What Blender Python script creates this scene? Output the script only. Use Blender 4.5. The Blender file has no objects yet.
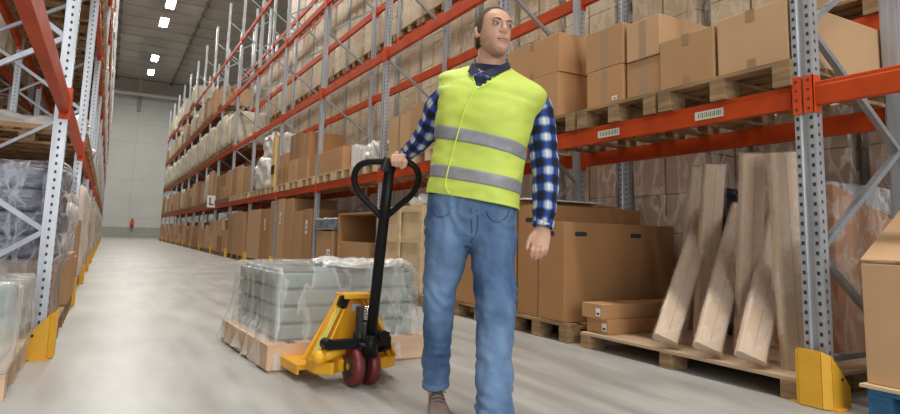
import bpy, bmesh, math, random
from mathutils import Vector, Matrix, noise
random.seed(7)
S = bpy.context.scene
COL = S.collection
PI = math.pi
# ------------------------------------------------------------------ camera numbers
F, YAW, PITCH, ROLL, PPY, CH = 610.58, .5072, .1258, .0276, 159.48, .782
_fw = Vector((math.sin(YAW)*math.cos(PITCH), math.cos(YAW)*math.cos(PITCH), math.sin(PITCH)))
_rt = Vector((math.cos(YAW), -math.sin(YAW), 0)); _up = _rt.cross(_fw)
RT = _rt*math.cos(ROLL)+_up*math.sin(ROLL); UP = _up*math.cos(ROLL)-_rt*math.sin(ROLL)
VH = Vector((math.sin(YAW), math.cos(YAW), 0)); RH = Vector((math.cos(YAW), -math.sin(YAW), 0))
CAM = Vector((0, 0, CH))
def ray(x, y): return RT*((x-450)/F)-UP*((y-PPY)/F)+_fw
def onX(x, y, X): d = ray(x, y); return CAM+d*(X/d.x)
def onY(x, y, Y): d = ray(x, y); return CAM+d*(Y/d.y)
def onZ(x, y, Z): d = ray(x, y); return CAM+d*((Z-CH)/d.z)
def at(x, y, dist): d = ray(x, y); return CAM+d*(dist/d.dot(VH))
# ------------------------------------------------------------------ rack numbers
D = 3.15; PER = 2.875; Y0 = 1.851; RD = 1.0; TOP = 8.75
LV = [1.574, 3.25, 4.955, 6.61]
DL = -.264; YL = 4.484; LLV = [1.54, 3.25, 4.955, 6.61]
NB = 15
# ------------------------------------------------------------------ materials
MAT = {}
def mat(name, col, rough=.6, metal=0., var=.0, vscale=8., bump=0., bscale=40., spec=.5, stretch=(1, 1, 1), col2=None, detail=3.):
    if name in MAT: return MAT[name]
    m = bpy.data.materials.new(name); m.use_nodes = True; nt = m.node_tree; b = nt.nodes['Principled BSDF']
    b.inputs['Roughness'].default_value = rough; b.inputs['Metallic'].default_value = metal
    b.inputs['Specular IOR Level'].default_value = spec
    c = (*col, 1); b.inputs['Base Color'].default_value = c
    if var or col2 or bump:
        tc = nt.nodes.new('ShaderNodeTexCoord'); mp = nt.nodes.new('ShaderNodeMapping'); mp.inputs['Scale'].default_value = stretch
        nt.links.new(tc.outputs['Object'], mp.inputs[0])
    if var or col2:
        n = nt.nodes.new('ShaderNodeTexNoise'); n.inputs['Scale'].default_value = vscale; n.inputs['Detail'].default_value = detail
        nt.links.new(mp.outputs[0], n.inputs['Vector'])
        r = nt.nodes.new('ShaderNodeValToRGB'); r.color_ramp.elements[0].position = .3; r.color_ramp.elements[1].position = .7
        c2 = (*col2, 1) if col2 else tuple(min(1, v*(1+var)) for v in col)+(1,)
        c1 = c if col2 else tuple(v*(1-var) for v in col)+(1,)
        r.color_ramp.elements[0].color = c1; r.color_ramp.elements[1].color = c2
        nt.links.new(n.outputs[0], r.inputs[0]); nt.links.new(r.outputs[0], b.inputs['Base Color'])
    if bump:
        n2 = nt.nodes.new('ShaderNodeTexNoise'); n2.inputs['Scale'].default_value = bscale; n2.inputs['Detail'].default_value = 4
        nt.links.new(mp.outputs[0], n2.inputs['Vector'])
        bp = nt.nodes.new('ShaderNodeBump'); bp.inputs['Strength'].default_value = bump; bp.inputs['Distance'].default_value = .01
        nt.links.new(n2.outputs[0], bp.inputs['Height']); nt.links.new(bp.outputs[0], b.inputs['Normal'])
    MAT[name] = m; return m
def film_mat(name, tint=(.9, .92, .95), base=.12, ridge=.55, scale=6.):
    m = bpy.data.materials.new(name); m.use_nodes = True; nt = m.node_tree; nt.nodes.clear()
    out = nt.nodes.new('ShaderNodeOutputMaterial'); mx = nt.nodes.new('ShaderNodeMixShader')
    tr = nt.nodes.new('ShaderNodeBsdfTransparent'); tr.inputs[0].default_value = (*[.96]*3, 1)
    p = nt.nodes.new('ShaderNodeBsdfPrincipled'); p.inputs['Base Color'].default_value = (*tint, 1); p.inputs['Roughness'].default_value = .22
    p.inputs['Specular IOR Level'].default_value = .8
    tc = nt.nodes.new('ShaderNodeTexCoord'); mp = nt.nodes.new('ShaderNodeMapping'); mp.inputs['Scale'].default_value = (1, 1, .42)
    n = nt.nodes.new('ShaderNodeTexNoise'); n.inputs['Scale'].default_value = scale; n.inputs['Detail'].default_value = 5; n.inputs['Distortion'].default_value = .5
    nt.links.new(tc.outputs['Object'], mp.inputs[0]); nt.links.new(mp.outputs[0], n.inputs['Vector'])
    r = nt.nodes.new('ShaderNodeValToRGB'); e = r.color_ramp.elements
    e[0].position = .44; e[0].color = (base,)*3+(1,); e[1].position = .56; e[1].color = (base*1.6,)*3+(1,)
    k = e.new(.495); k.color = (ridge,)*3+(1,)
    nt.links.new(n.outputs[0], r.inputs[0]); nt.links.new(r.outputs[0], mx.inputs[0])
    bp = nt.nodes.new('ShaderNodeBump'); bp.inputs['Strength'].default_value = .9; bp.inputs['Distance'].default_value = .03
    nt.links.new(n.outputs[0], bp.inputs['Height']); nt.links.new(bp.outputs[0], p.inputs['Normal'])
    nt.links.new(tr.outputs[0], mx.inputs[1]); nt.links.new(p.outputs[0], mx.inputs[2]); nt.links.new(mx.outputs[0], out.inputs[0])
    MAT[name] = m; return m
galv = mat('galvanised_steel', (.43, .45, .48), .36, .4, .16, 30, stretch=(1, 1, .1))
galvd = mat('galvanised_brace', (.36, .38, .41), .42, .4, .10, 30)
hole = mat('slot_dark', (.03, .03, .035), .8)
redm = mat('orange_beam_paint', (.52, .062, .010), .5, 0, .18, 4, spec=.2)
redc = mat('orange_connector_paint', (.68, .075, .014), .42, spec=.3)
yel = mat('yellow_guard_paint', (.80, .43, .03), .42, 0, .07, 6)
yelj = mat('yellow_jack_paint', (.85, .42, .015), .35, 0, .05, 6)
blk = mat('black_paint', (.006, .006, .007), .42, spec=.22)
blkm = mat('dark_metal', (.05, .05, .055), .35, .5)
chrome = mat('chrome', (.75, .75, .76), .15, 1.)
wood = mat('pallet_wood', (.30, .185, .09), .8, 0, .42, 12, .3, 60, stretch=(1, .25, 3))
woodl = mat('pale_pine', (.66, .50, .30), .75, 0, .14, 5, .2, 50, stretch=(1, .3, 2))
woodp = mat('pink_pine', (.70, .49, .33), .75, 0, .16, 5, .2, 50, stretch=(.3, 1, 2))
ply = mat('crate_plywood', (.68, .52, .33), .7, 0, .10, 4, .1, 60)
card = [mat('cardboard_%s' % n, c, .75, 0, .05, 3, .08, 90) for n, c in
        (('tan', (.46, .265, .125)), ('light', (.55, .345, .185)), ('brown', (.40, .205, .082)), ('dark', (.31, .16, .07)), ('warm', (.50, .27, .12)))]
cardside = mat('cardboard_seam', (.22, .13, .07), .8)
tape = mat('packing_tape', (.37, .225, .12), .3)
white = mat('paper_white', (.80, .80, .78), .6)
ink = mat('ink_black', (.03, .03, .03), .6)
platem = mat('plate_cream', (.62, .64, .52), .5)
film = film_mat('stretch_film', (.93, .91, .86), base=.05, ridge=.32, scale=8.)
filmh = film_mat('heavy_film', (.86, .88, .90), .30, .75, 5.)
filml = film_mat('light_film', (.95, .95, .97), .03, .22, 12.)
beige = mat('wrapped_carton', (.56, .43, .265), .5, 0, .12, 2.5, .2, 12)
beige2 = mat('wrapped_carton_pale', (.64, .53, .35), .5, 0, .10, 2.5, .2, 12)
brownw = mat('wrapped_carton_brown', (.36, .23, .15), .5, 0, .14, 2.5, .2, 12)
cream = mat('woven_cream', (.66, .62, .50), .7, 0, .12, 5, .5, 10)
whitebag = mat('white_plastic', (.78, .78, .76), .35, 0, .08, 8, .8, 14)
navy = mat('navy_plastic', (.055, .06, .10), .2, 0, 0, 7, 1.0, 16, col2=(.30, .31, .40), detail=6, stretch=(1, 1, 2.5))
blackp = mat('black_plastic', (.02, .022, .03), .25, 0, .3, 6, .8, 14)
bluep = mat('blue_pallet_paint', (.02, .12, .24), .6, 0, .3, 12)
gglass = mat('green_glass', (.22, .33, .30), .15, 0, .25, 6)
gglassd = mat('green_dark_glass', (.04, .13, .10), .15, 0, .3, 6)
tubem = mat('tube_board', (.68, .50, .35), .55, 0, .05, 4)
# ------------------------------------------------------------------ mesh builder
class MB:
    def __init__(s): s.v = []; s.f = []; s.m = []; s.uv = {}
    def add(s, vs, fs, m=0):
        o = len(s.v); s.v += [tuple(v) for v in vs]
        for f in fs: s.f.append(tuple(i+o for i in f)); s.m.append(m)
        return s
    def box(s, x0, x1, y0, y1, z0, z1, m=0, M=None):
        vs = [Vector((x, y, z)) for z in (z0, z1) for y in (y0, y1) for x in (x0, x1)]
        if M is not None: vs = [M @ v for v in vs]
        return s.add(vs, [(0, 2, 3, 1), (4, 5, 7, 6), (0, 1, 5, 4), (2, 6, 7, 3), (0, 4, 6, 2), (1, 3, 7, 5)], m)
    def cyl(s, p0, p1, r0, r1=None, n=16, m=0, cap=True):
        r1 = r0 if r1 is None else r1
        p0 = Vector(p0); p1 = Vector(p1); a = (p1-p0).normalized()
        u = a.orthogonal().normalized(); w = a.cross(u)
        vs = [p+(u*math.cos(2*PI*i/n)+w*math.sin(2*PI*i/n))*r for p, r in ((p0, r0), (p1, r1)) for i in range(n)]
        fs = [(i, (i+1) % n, n+(i+1) % n, n+i) for i in range(n)]
        if cap: fs += [tuple(range(n))[::-1], tuple(range(n, 2*n))]
        return s.add(vs, fs, m)
    def bar(s, p0, p1, w, h, m=0, upv=(0, 0, 1)):
        p0 = Vector(p0); p1 = Vector(p1); a = (p1-p0).normalized(); u = Vector(upv)
        sd = a.cross(u)
        if sd.length < 1e-4: sd = a.cross(Vector((0, 1, 0)))
        sd.normalize(); u = sd.cross(a)
        vs = [p+sd*(w/2*i)+u*(h/2*j) for p in (p0, p1) for i, j in ((-1, -1), (1, -1), (1, 1), (-1, 1))]
        return s.add(vs, [(0, 1, 2, 3)[::-1], (4, 5, 6, 7), (0, 1, 5, 4), (1, 2, 6, 5), (2, 3, 7, 6), (3, 0, 4, 7)], m)
    def prism(s, pts, axis, a0, a1, m=0):   # pts 2-D polygon in the other two axes
        def mk(p, a):
            if axis == 'z': return (p[0], p[1], a)
            if axis == 'y': return (p[0], a, p[1])
            return (a, p[0], p[1])
        n = len(pts); vs = [mk(p, a0) for p in pts]+[mk(p, a1) for p in pts]
        return s.add(vs, [(i, (i+1) % n, n+(i+1) % n, n+i) for i in range(n)]+[tuple(range(n))[::-1], tuple(range(n, 2*n))], m)
    def rings(s, rs, m=0, cap0=True, cap1=True, closed=False):
        n = len(rs[0]); vs = [p for r in rs for p in r]; k = len(rs)
        fs = [(j*n+i, j*n+(i+1) % n, ((j+1) % k)*n+(i+1) % n, ((j+1) % k)*n+i) for j in range(k if closed else k-1) for i in range(n)]
        if not closed:
            if cap0: fs.append(tuple(range(n))[::-1])
            if cap1: fs.append(tuple(range((k-1)*n, k*n)))
        return s.add(vs, fs, m)
    def tube(s, pts, r, n=10, m=0, closed=False):
        pts = [Vector(p) for p in pts]; k = len(pts); rs = []
        rad = r if isinstance(r, (list, tuple)) else [r]*k
        up = None
        for j in range(k):
            if closed: t = pts[(j+1) % k]-pts[j-1]
            else: t = pts[min(j+1, k-1)]-pts[max(j-1, 0)]
            t.normalize()
            if up is None: up = t.orthogonal().normalized()
            up = (up-t*up.dot(t)).normalized(); w = t.cross(up)
            rs.append([pts[j]+(up*math.cos(2*PI*i/n)+w*math.sin(2*PI*i/n))*rad[j] for i in range(n)])
        return s.rings(rs, m, closed=closed)
    def ell(s, c, r, M=None, n=16, k=10, m=0):
        c = Vector(c); rs = []
        for j in range(1, k):
            th = PI*j/k; ring = []
            for i in range(n):
                ph = 2*PI*i/n; q = Vector((r[0]*math.sin(th)*math.cos(ph), r[1]*math.sin(th)*math.sin(ph), -r[2]*math.cos(th)))
                ring.append(c+(M @ q if M is not None else q))
            rs.append(ring)
        return s.rings(rs, m)
    def mesh(s, name, mats, smooth=False, bevel=0):
        me = bpy.data.meshes.new(name); me.from_pydata(s.v, [], s.f)
        for mm in (mats if isinstance(mats, (list, tuple)) else [mats]): me.materials.append(mm)
        for p, mi in zip(me.polygons, s.m): p.material_index = mi; p.use_smooth = smooth
        bm = bmesh.new(); bm.from_mesh(me); bmesh.ops.recalc_face_normals(bm, faces=bm.faces)
        if bevel:
            bmesh.ops.bevel(bm, geom=[e for e in bm.edges if len(e.link_faces) == 2 and e.calc_face_angle(0) > .5], offset=bevel, segments=2, affect='EDGES', profile=.6)
        bm.to_mesh(me); bm.free(); me.update(); return me
    def obj(s, name, mats, parent=None, smooth=False, bevel=0, loc=None, rz=0):
        o = bpy.data.objects.new(name, s.mesh(name, mats, smooth, bevel)); COL.objects.link(o)
        if parent: o.parent = parent
        if loc is not None: o.location = loc
        if rz: o.rotation_euler.z = rz
        return o
def tag(o, label=None, cat=None, group=None, kind=None):
    if label: o['label'] = label
    if cat: o['category'] = cat
    if group: o['group'] = group
    if kind: o['kind'] = kind
    return o
def thing(name, label, cat, loc=(0, 0, 0), rz=0, group=None):
    o = bpy.data.objects.new(name, None); COL.objects.link(o); o.location = loc; o.rotation_euler.z = rz
    o.empty_display_size = .1
    return tag(o, label, cat, group)
def copy_tree(o, parent=None):
    c = o.copy(); COL.objects.link(c); c.parent = parent
    for ch in CH_(o): copy_tree(ch, c)
    return c
KIDS = {}
def CH_(o): return [x for x in list(COL.objects) if x.parent == o] if o.name not in KIDS else KIDS[o.name]
def reg(o): KIDS[o.name] = [x for x in list(COL.objects) if x.parent == o]; [reg(k) for k in KIDS[o.name]]; return o
ORD = ['first', 'second', 'third', 'fourth', 'fifth', 'sixth', 'seventh', 'eighth', 'ninth', 'tenth', 'eleventh', 'twelfth', 'thirteenth', 'fourteenth', 'fifteenth', 'sixteenth', 'seventeenth', 'eighteenth']
FLO = ['floor', 'first shelf level', 'second shelf level', 'third shelf level', 'fourth shelf level']
# ------------------------------------------------------------------ room
def room():
    fm = mat('concrete', (.40, .385, .355), .38)
    nt = fm.node_tree; b = nt.nodes['Principled BSDF']; tc = nt.nodes.new('ShaderNodeTexCoord')
    n1 = nt.nodes.new('ShaderNodeTexNoise'); n1.inputs['Scale'].default_value = .9; n1.inputs['Detail'].default_value = 6
    n2 = nt.nodes.new('ShaderNodeTexNoise'); n2.inputs['Scale'].default_value = 2.2; n2.inputs['Detail'].default_value = 5
    mp = nt.nodes.new('ShaderNodeMapping'); mp.inputs['Scale'].default_value = (3.2, .5, 1); mp.inputs['Rotation'].default_value = (0, 0, -.9)
    nt.links.new(tc.outputs['Object'], n1.inputs['Vector']); nt.links.new(tc.outputs['Object'], mp.inputs[0]); nt.links.new(mp.outputs[0], n2.inputs['Vector'])
    r1 = nt.nodes.new('ShaderNodeValToRGB'); r1.color_ramp.elements[0].color = (.335, .33, .315, 1); r1.color_ramp.elements[1].color = (.45, .445, .425, 1)
    r1.color_ramp.elements[0].position = .3; r1.color_ramp.elements[1].position = .7
    r2 = nt.nodes.new('ShaderNodeValToRGB'); r2.color_ramp.elements[0].color = (.82, .82, .82, 1); r2.color_ramp.elements[1].color = (1.1, 1.1, 1.1, 1)
    r2.color_ramp.elements[0].position = .35; r2.color_ramp.elements[1].position = .65
    mx = nt.nodes.new('ShaderNodeMix'); mx.data_type = 'RGBA'; mx.blend_type = 'MULTIPLY'; mx.inputs[0].default_value = 1
    nt.links.new(n1.outputs[0], r1.inputs[0]); nt.links.new(n2.outputs[0], r2.inputs[0])
    nt.links.new(r1.outputs[0], mx.inputs[6]); nt.links.new(r2.outputs[0], mx.inputs[7]); nt.links.new(mx.outputs[2], b.inputs['Base Color'])
    rr = nt.nodes.new('ShaderNodeMapRange'); rr.inputs[3].default_value = .28; rr.inputs[4].default_value = .5
    nt.links.new(n2.outputs[0], rr.inputs[0]); nt.links.new(rr.outputs[0], b.inputs['Roughness'])
    tag(MB().box(-12, 16, -9, 58, -.2, 0).obj('floor', fm), kind='structure')
    wm = mat('wall_panel', (.62, .62, .60), .6, 0, .04, .6)
    w = MB().box(-12, 16, 58, 58.3, 0, 13.4); 
    tag(w.obj('wall_far', wm), kind='structure')
    sm = mat('panel_joint', (.53, .53, .52), .7); g = MB()
    for z in (1.6, 3.2, 4.8, 6.4, 8.0, 9.6, 11.2): g.box(-12, 16, 57.985, 58, z-.02, z+.02)
    for x in (-6, -2.2, 1.6, 5.4, 9): g.box(x-.025, x+.025, 57.98, 58, 0, 13)
    tag(g.obj('trim_1', sm), kind='structure')
    tag(MB().box(-12, 16, 57.9, 58, 0, .85).obj('baseboard_far', mat('kerb_concrete', (.40, .39, .37), .8, 0, .06, 2)), kind='structure')
    tag(MB().box(-12.3, -12, -9, 58.3, 0, 13.4).obj('wall_left', wm), kind='structure')
    tag(MB().box(16, 16.3, -9, 58.3, 0, 13.4).obj('wall_right', wm), kind='structure')
    cm = mat('ceiling_sheet', (.42, .39, .345), .7, .1, .06, 1.2)
    c = MB().box(-12, 16, -9, 58.3, 13.35, 13.6)
    for i in range(34):
        y = -8+i*2; c.box(-12, 16, y, y+.9, 13.30, 13.35)
    tag(c.obj('ceiling', cm), kind='structure')
    tr = MB()
    for x in (-.3, 3.9): tr.box(x-.05, x+.05, -9, 57.9, 13.12, 13.26)
    for x in (-.3, 3.9):
        for i in range(30): tr.box(x-.09, x+.09, i*2-1, i*2-.8, 13.06, 13.3)
    tag(tr.obj('trim_2', mat('cable_tray', (.16, .15, .14), .6)), kind='structure')
    lb = MB().box(-12, 16, 57.2, 57.9, 12.3, 13.3); tag(lb.obj('trim_3', cm), kind='structure')
    p = MB().cyl((-12, 56.6, 11.95), (16, 56.6, 11.95), .15, n=14)
    for x in (-2, 1.5, 5): p.box(x-.03, x+.03, 56.57, 56.63, 12, 13.3)
    tag(p.obj('ceiling_pipe', mat('pipe_grey', (.62, .61, .58), .45), smooth=False), 'pale grey pipe hung across the aisle below the far ceiling', 'pipe')
    a = MB().box(1.45, 1.75, 57.7, 57.9, 10.7, 11.9).obj('wall_bracket', mat('bracket_grey', (.33, .33, .32), .6))
    tag(a, 'small grey box high on the white far wall', 'wall fixture')
    ex = thing('fire_extinguisher', 'red fire extinguisher hung on the white far wall', 'fire extinguisher', onY(132, 223, 57.6)-Vector((0, 0, .30)))
    ex.scale = (.62, .62, .62)
    rd = mat('extinguisher_red', (.72, .06, .02), .4)
    MB().cyl((0, .1, 0), (0, .1, .75), .24, n=18).ell((0, .1, .75), (.24, .24, .18)).obj('cylinder', rd, ex, True)
    MB().cyl((0, .1, .9), (0, .1, 1.0), .07).box(-.15, .15, .06, .14, 1.0, 1.06).obj('valve', blk, ex)
    # ceiling strip lights
    em = bpy.data.materials.new('lamp_glow'); em.use_nodes = True; b = em.node_tree.nodes['Principled BSDF']
    b.inputs['Emission Color'].default_value = (1, .97, .9, 1); b.inputs['Emission Strength'].default_value = 40
    b.inputs['Base Color'].default_value = (.9, .9, .9, 1)
    casem = mat('lamp_case', (.5, .5, .48), .5)
    ys = [onZ(a, b_, 12.3) for a, b_ in ((171, 3), (164, 22), (155, 58), (151, 72))]
    names = ['nearest of the four glowing strip lights in a line', 'second nearest of the four glowing strip lights', 'third of the four glowing strip lights down the aisle', 'farthest of the four glowing strip lights down the aisle']
    for i, q in enumerate(ys):
        t = thing('ceiling_light', names[i]+' on the ceiling', 'light', (q.x, q.y, 12.3), 0, 'ceiling strip lights')
        MB().box(-.22, .22, -.75, .75, .0, .12).obj('housing', casem, t)
        MB().box(-.18, .18, -.7, .7, -.07, 0).obj('diffuser', em, t)
        MB().cyl((0, .5, .12), (0, .5, 1.0), .012, n=6).cyl((0, -.5, .12), (0, -.5, 1.0), .012, n=6).obj('hanger', casem, t)
room()
# ------------------------------------------------------------------ rack frames
def upright_mb(front=True):
    b = MB()
    pr = [(0, -.052), (0, -.020), (.012, -.013), (.012, .013), (0, .020), (0, .052), (.07, .052), (.07, .04), (.075, .04), (.075, -.04), (.07, -.04), (.07, -.052)]
    b.prism(pr, 'z', 0.01, TOP)
    z = .09
    while z < TOP-.03:
        for y in (-.036, .036): b.box(-.0012, 0, y-.0075, y+.0075, z, z+.019, 1)
        for sy in (-1, 1): b.box(.03, .042, min(sy*.052, sy*.0532), max(sy*.052, sy*.0532), z+.012, z+.03, 1)
        z += .05
    b.box(-.02, .10, -.07, .07, 0, .012, 0)
    return b
def brace_mb(i, z0, z1, x0=.06, x1=RD-.06):
    b = MB(); sgn = 1 if i % 2 else -1
    b.bar((x0, .0, z0), (x1, .0, z1), .022, .036, upv=(0, 1, 0)); b.bar((x0, .012, z0), (x1, .012, z1), .036, .004, upv=(0, 1, 0)); return b
zn = []
k = 0; z = .14
while z < TOP-.3: zn.append(z); z += .61
up_mesh = upright_mb().mesh('upright', [galv, hole])
far_frame = MB()
u = upright_mb()
br_meshes = [(MB().bar((.06 if i % 2 else RD-.06, 0, zn[i]), (RD-.06 if i % 2 else .06, 0, zn[i+1]), .03, .034, upv=(0, 1, 0))).mesh('brace', galvd) for i in range(len(zn)-1)]
cross_mesh = MB().bar((.06, 0, zn[0]+.08), (RD-.06, 0, zn[0]+.08), .03, .03, upv=(0, 1, 0)).mesh('cross_bar', galvd)
def meshobj(name, me, parent=None, loc=None, rz=0):
    o = bpy.data.objects.new(name, me); COL.objects.link(o); o.parent = parent
    if loc is not None: o.location = loc
    if rz: o.rotation_euler.z = rz
    return o
# far frame as one mesh
fb = MB()
for x, s in ((0, 1), (RD, -1)):
    xa, xb = (x, x+s*.075)
    fb.box(min(xa, xb), max(xa, xb), -.05, .05, 0, TOP)
for i in range(len(zn)-1):
    fb.bar((.06 if i % 2 else RD-.06, 0, zn[i]), (RD-.06 if i % 2 else .06, 0, zn[i+1]), .03, .034, upv=(0, 1, 0))
far_mesh = fb.mesh('rack_frame', galv)
def frame(x, y, label, far, rz=0, group='steel upright frames'):
    if far:
        o = meshobj('rack_frame', far_mesh, None, (x, y, 0), rz); return tag(o, label, 'rack frame', group)
    t = thing('rack_frame', label, 'rack frame', (x, y, 0), rz, group)
    meshobj('upright', up_mesh, t); meshobj('upright', up_mesh, t, (RD, 0, 0), PI)
    for m in br_meshes: meshobj('brace', m, t)
    meshobj('cross_bar', cross_mesh, t)
    return t
# beams
def beam_mb(L):
    b = MB(); h = .062
    pr = [(0, -h), (0, h-.028), (.006, h-.022), (.006, h-.004), (.01, h), (.05, h), (.05, -h)]
    b.prism(pr, 'y', .058, L-.058); return b
def conn_mb():
    b = MB(); b.box(-.010, -.002, .006, .062, -.10, .10); b.box(-.010, .052, .0545, .0605, -.10, .10)
    for z in (-.075, -.025, .025, .075): b.box(-.0115, -.010, .026, .038, z-.006, z+.006, 1)
    return b
bm_mesh = beam_mb(PER).mesh('beam', redm); 
cn_mesh = conn_mb().mesh('connector', [redc, hole])
c2 = MB(); c2.v = [(v[0], -v[1], v[2]) for v in conn_mb().v]; c2.f = conn_mb().f; c2.m = conn_mb().m
cn2_mesh = c2.mesh('connector', [redc, hole])
fbm = beam_mb(PER); fbm.box(-.010, -.002, .006, .062, -.10, .10); fbm.box(-.010, -.002, PER-.062, PER-.006, -.10, .10)
farb_mesh = fbm.mesh('shelf_rail', redm)
def beam(x, y, z, label, far, back=False, group='orange shelf beams'):
    loc = (x, y, z); rz = 0
    if back: loc = (x, y+PER, z); rz = PI
    if far: return tag(meshobj('shelf_rail', farb_mesh, None, loc, rz), label, 'shelf rail', group)
    t = tag(meshobj('shelf_rail', bm_mesh, None, loc, rz), label, 'shelf rail', group)
    meshobj('connector', cn_mesh, t); meshobj('connector', cn2_mesh, t, (0, PER, 0))
    return t
def guard_mb(full=True):
    b = MB(); h = .275
    # folded yellow plate around the upright foot, open at the back
    o = [(-.06, -.095), (-.06, .04), (-.04, .085), (.13, .085)]
    pts = [(.13, -.085), (-.02, -.085), (-.050, -.055), (-.050, .055), (-.02, .085), (.13, .085)]
    hts = [.10, h*.93, h, h, h*.93, .10]
    t = .006
    for i in range(5):
        a = Vector((*pts[i], 0)); c = Vector((*pts[i+1], 0)); n = Vector((c.y-a.y, a.x-c.x, 0)).normalized()*t
        if n.dot(Vector((.04, 0, 0))-(a+c)/2) > 0: n = -n
        vs = [a, c, c+n, a+n]; 
        V = [v+Vector((0, 0, .004)) for v in vs]+[vs[0]+Vector((0, 0, hts[i])), vs[1]+Vector((0, 0, hts[i+1])), vs[2]+Vector((0, 0, hts[i+1])), vs[3]+Vector((0, 0, hts[i]))]
        b.add(V, [(0, 1, 2, 3), (4, 5, 6, 7), (0, 1, 5, 4), (1, 2, 6, 5), (2, 3, 7, 6), (3, 0, 4, 7)])
    for y in (-.10, .10): b.box(-.03, .06, y-.02, y+.02, 0, .008)
    for sy in (-1, 1): b.cyl((.06, sy*.0855, .14), (.06, sy*.095, .14), .009, n=10, m=1)
    return b
gd_mesh = guard_mb().mesh('upright_guard', [yel, hole])
def guard(x, y, label, rz=0):
    return tag(meshobj('upright_guard', gd_mesh, None, (x, y, 0), rz), label, 'rack guard', 'yellow upright guards')
bayname = lambda b: 'nearest bay' if b < 0 else ORD[b]+' bay'
for i in range(-1, NB+1):
    y = Y0+PER*i; far = i > 7
    if i == -1: continue
    frame(D, y, 'galvanised upright frame of the right rack, %s back along the aisle' % ORD[i], far, 0, 'right rack frames')
    guard(D, y, 'yellow guard around the foot of the %s upright of the right rack' % ORD[i])
    for l, z in enumerate(LV):
        if i >= NB: break
        beam(D, y, z, 'orange front beam at %s, %s of the right rack' % (FLO[l+1], bayname(i)), far, False, 'right rack front beams')
        beam(D+RD, y, z, 'orange back beam at %s, %s of the right rack' % (FLO[l+1], bayname(i)), far, True, 'right rack back beams')
for l, z in enumerate(LV[:2]):
    beam(D, Y0-PER, z, 'orange front beam at %s, right of the nearest upright' % FLO[l+1], False, False, 'right rack front beams')
    beam(D+RD, Y0-PER, z, 'orange back beam at %s, right of the nearest upright' % FLO[l+1], False, True, 'right rack back beams')
PL = 2.75
YLs = [YL+PL*i for i in range(-1, 16)]
# left rack: its own period, so own beam meshes
lb_mesh = beam_mb(PL).mesh('beam', redm)
fl = beam_mb(PL); fl.box(-.010, -.002, .006, .062, -.10, .10); fl.box(-.010, -.002, PL-.062, PL-.006, -.10, .10); flm = fl.mesh('shelf_rail', redm)
def lbeam(x, y, z, label, far, back, group):
    loc = (x, y+PL, z) if not back else (x, y, z); rz = PI if not back else 0
    if far: return tag(meshobj('shelf_rail', flm, None, loc, rz), label, 'shelf rail', group)
    t = tag(meshobj('shelf_rail', lb_mesh, None, loc, rz), label, 'shelf rail', group)
    meshobj('connector', cn_mesh, t); meshobj('connector', cn2_mesh, t, (0, PL, 0))
for i, y in enumerate(YLs):
    far = i > 5
    if i: 
        frame(DL, y, 'galvanised upright frame of the left rack, %s back along the aisle' % ORD[i-1], far, PI, 'left rack frames')
        guard(DL, y, 'yellow guard around the foot of the %s upright of the left rack' % ORD[i-1], PI)
    if i == len(YLs)-1: break
    for l, z in enumerate(LLV):
        nm = 'nearest bay' if i == 0 else ORD[i]+' bay'
        lbeam(DL, y, z, 'orange front beam at %s, %s of the left rack' % (FLO[l+1], nm), far, False, 'left rack front beams')
        lbeam(DL-RD, y, z, 'orange back beam at %s, %s of the left rack' % (FLO[l+1], nm), far, True, 'left rack back beams')
# second rack row standing back to back with the right one
D2 = 4.50; LV2 = [2.33, 4.38, 6.43]; YS2 = 1.62
for i in range(0, 9):
    y = YS2+PER*i
    frame(D2, y, 'galvanised upright frame of the rack behind the right rack, %s back' % ORD[i], i > 2, 0, 'rear rack frames')
    if i < 8:
        for l, z in enumerate(LV2):
            beam(D2, y, z, 'orange beam at %s of the rear rack, %s' % (FLO[l+1], bayname(i)), i > 2, False, 'rear rack beams')
# location sign on the eighth upright
sg = thing('aisle_sign', 'small white sign with a black L on an upright of the right rack', 'sign', (D-.05, Y0+7*PER-.10, 1.74))
MB().box(-.22, .04, -.012, .0, -.2, .2).obj('plate', white, sg)
MB().box(-.15, -.105, -.016, -.012, -.13, .13).box(-.105, -.02, -.016, -.012, -.13, -.08).obj('letter', ink, sg)
# beam labels
for k, (a, b_) in enumerate((((598, 132), (619, 127)), ((695, 114), (723, 107)))):
    p = onX(*a, D-.004); q = onX(*b_, D-.004); yy0, yy1 = sorted((p.y, q.y)); zc = LV[0]-.005
    t = thing('beam_label', 'cream location label on the orange beam, %s of the two' % ('left' if k == 0 else 'right'), 'label', (D-.002, yy0, zc))
    MB().box(-.004, 0, 0, yy1-yy0, -.03, .022).obj('plate', platem, t)
    g = MB()
    for r in range(12):
        g.box(-.0048, -.004, .012+r*(yy1-yy0-.03)/12, .012+r*(yy1-yy0-.03)/12+.0035*(1+r % 2), -.018, .012)
    g.obj('bar_code', mat('ink_green', (.12, .16, .1), .6), t)
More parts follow.
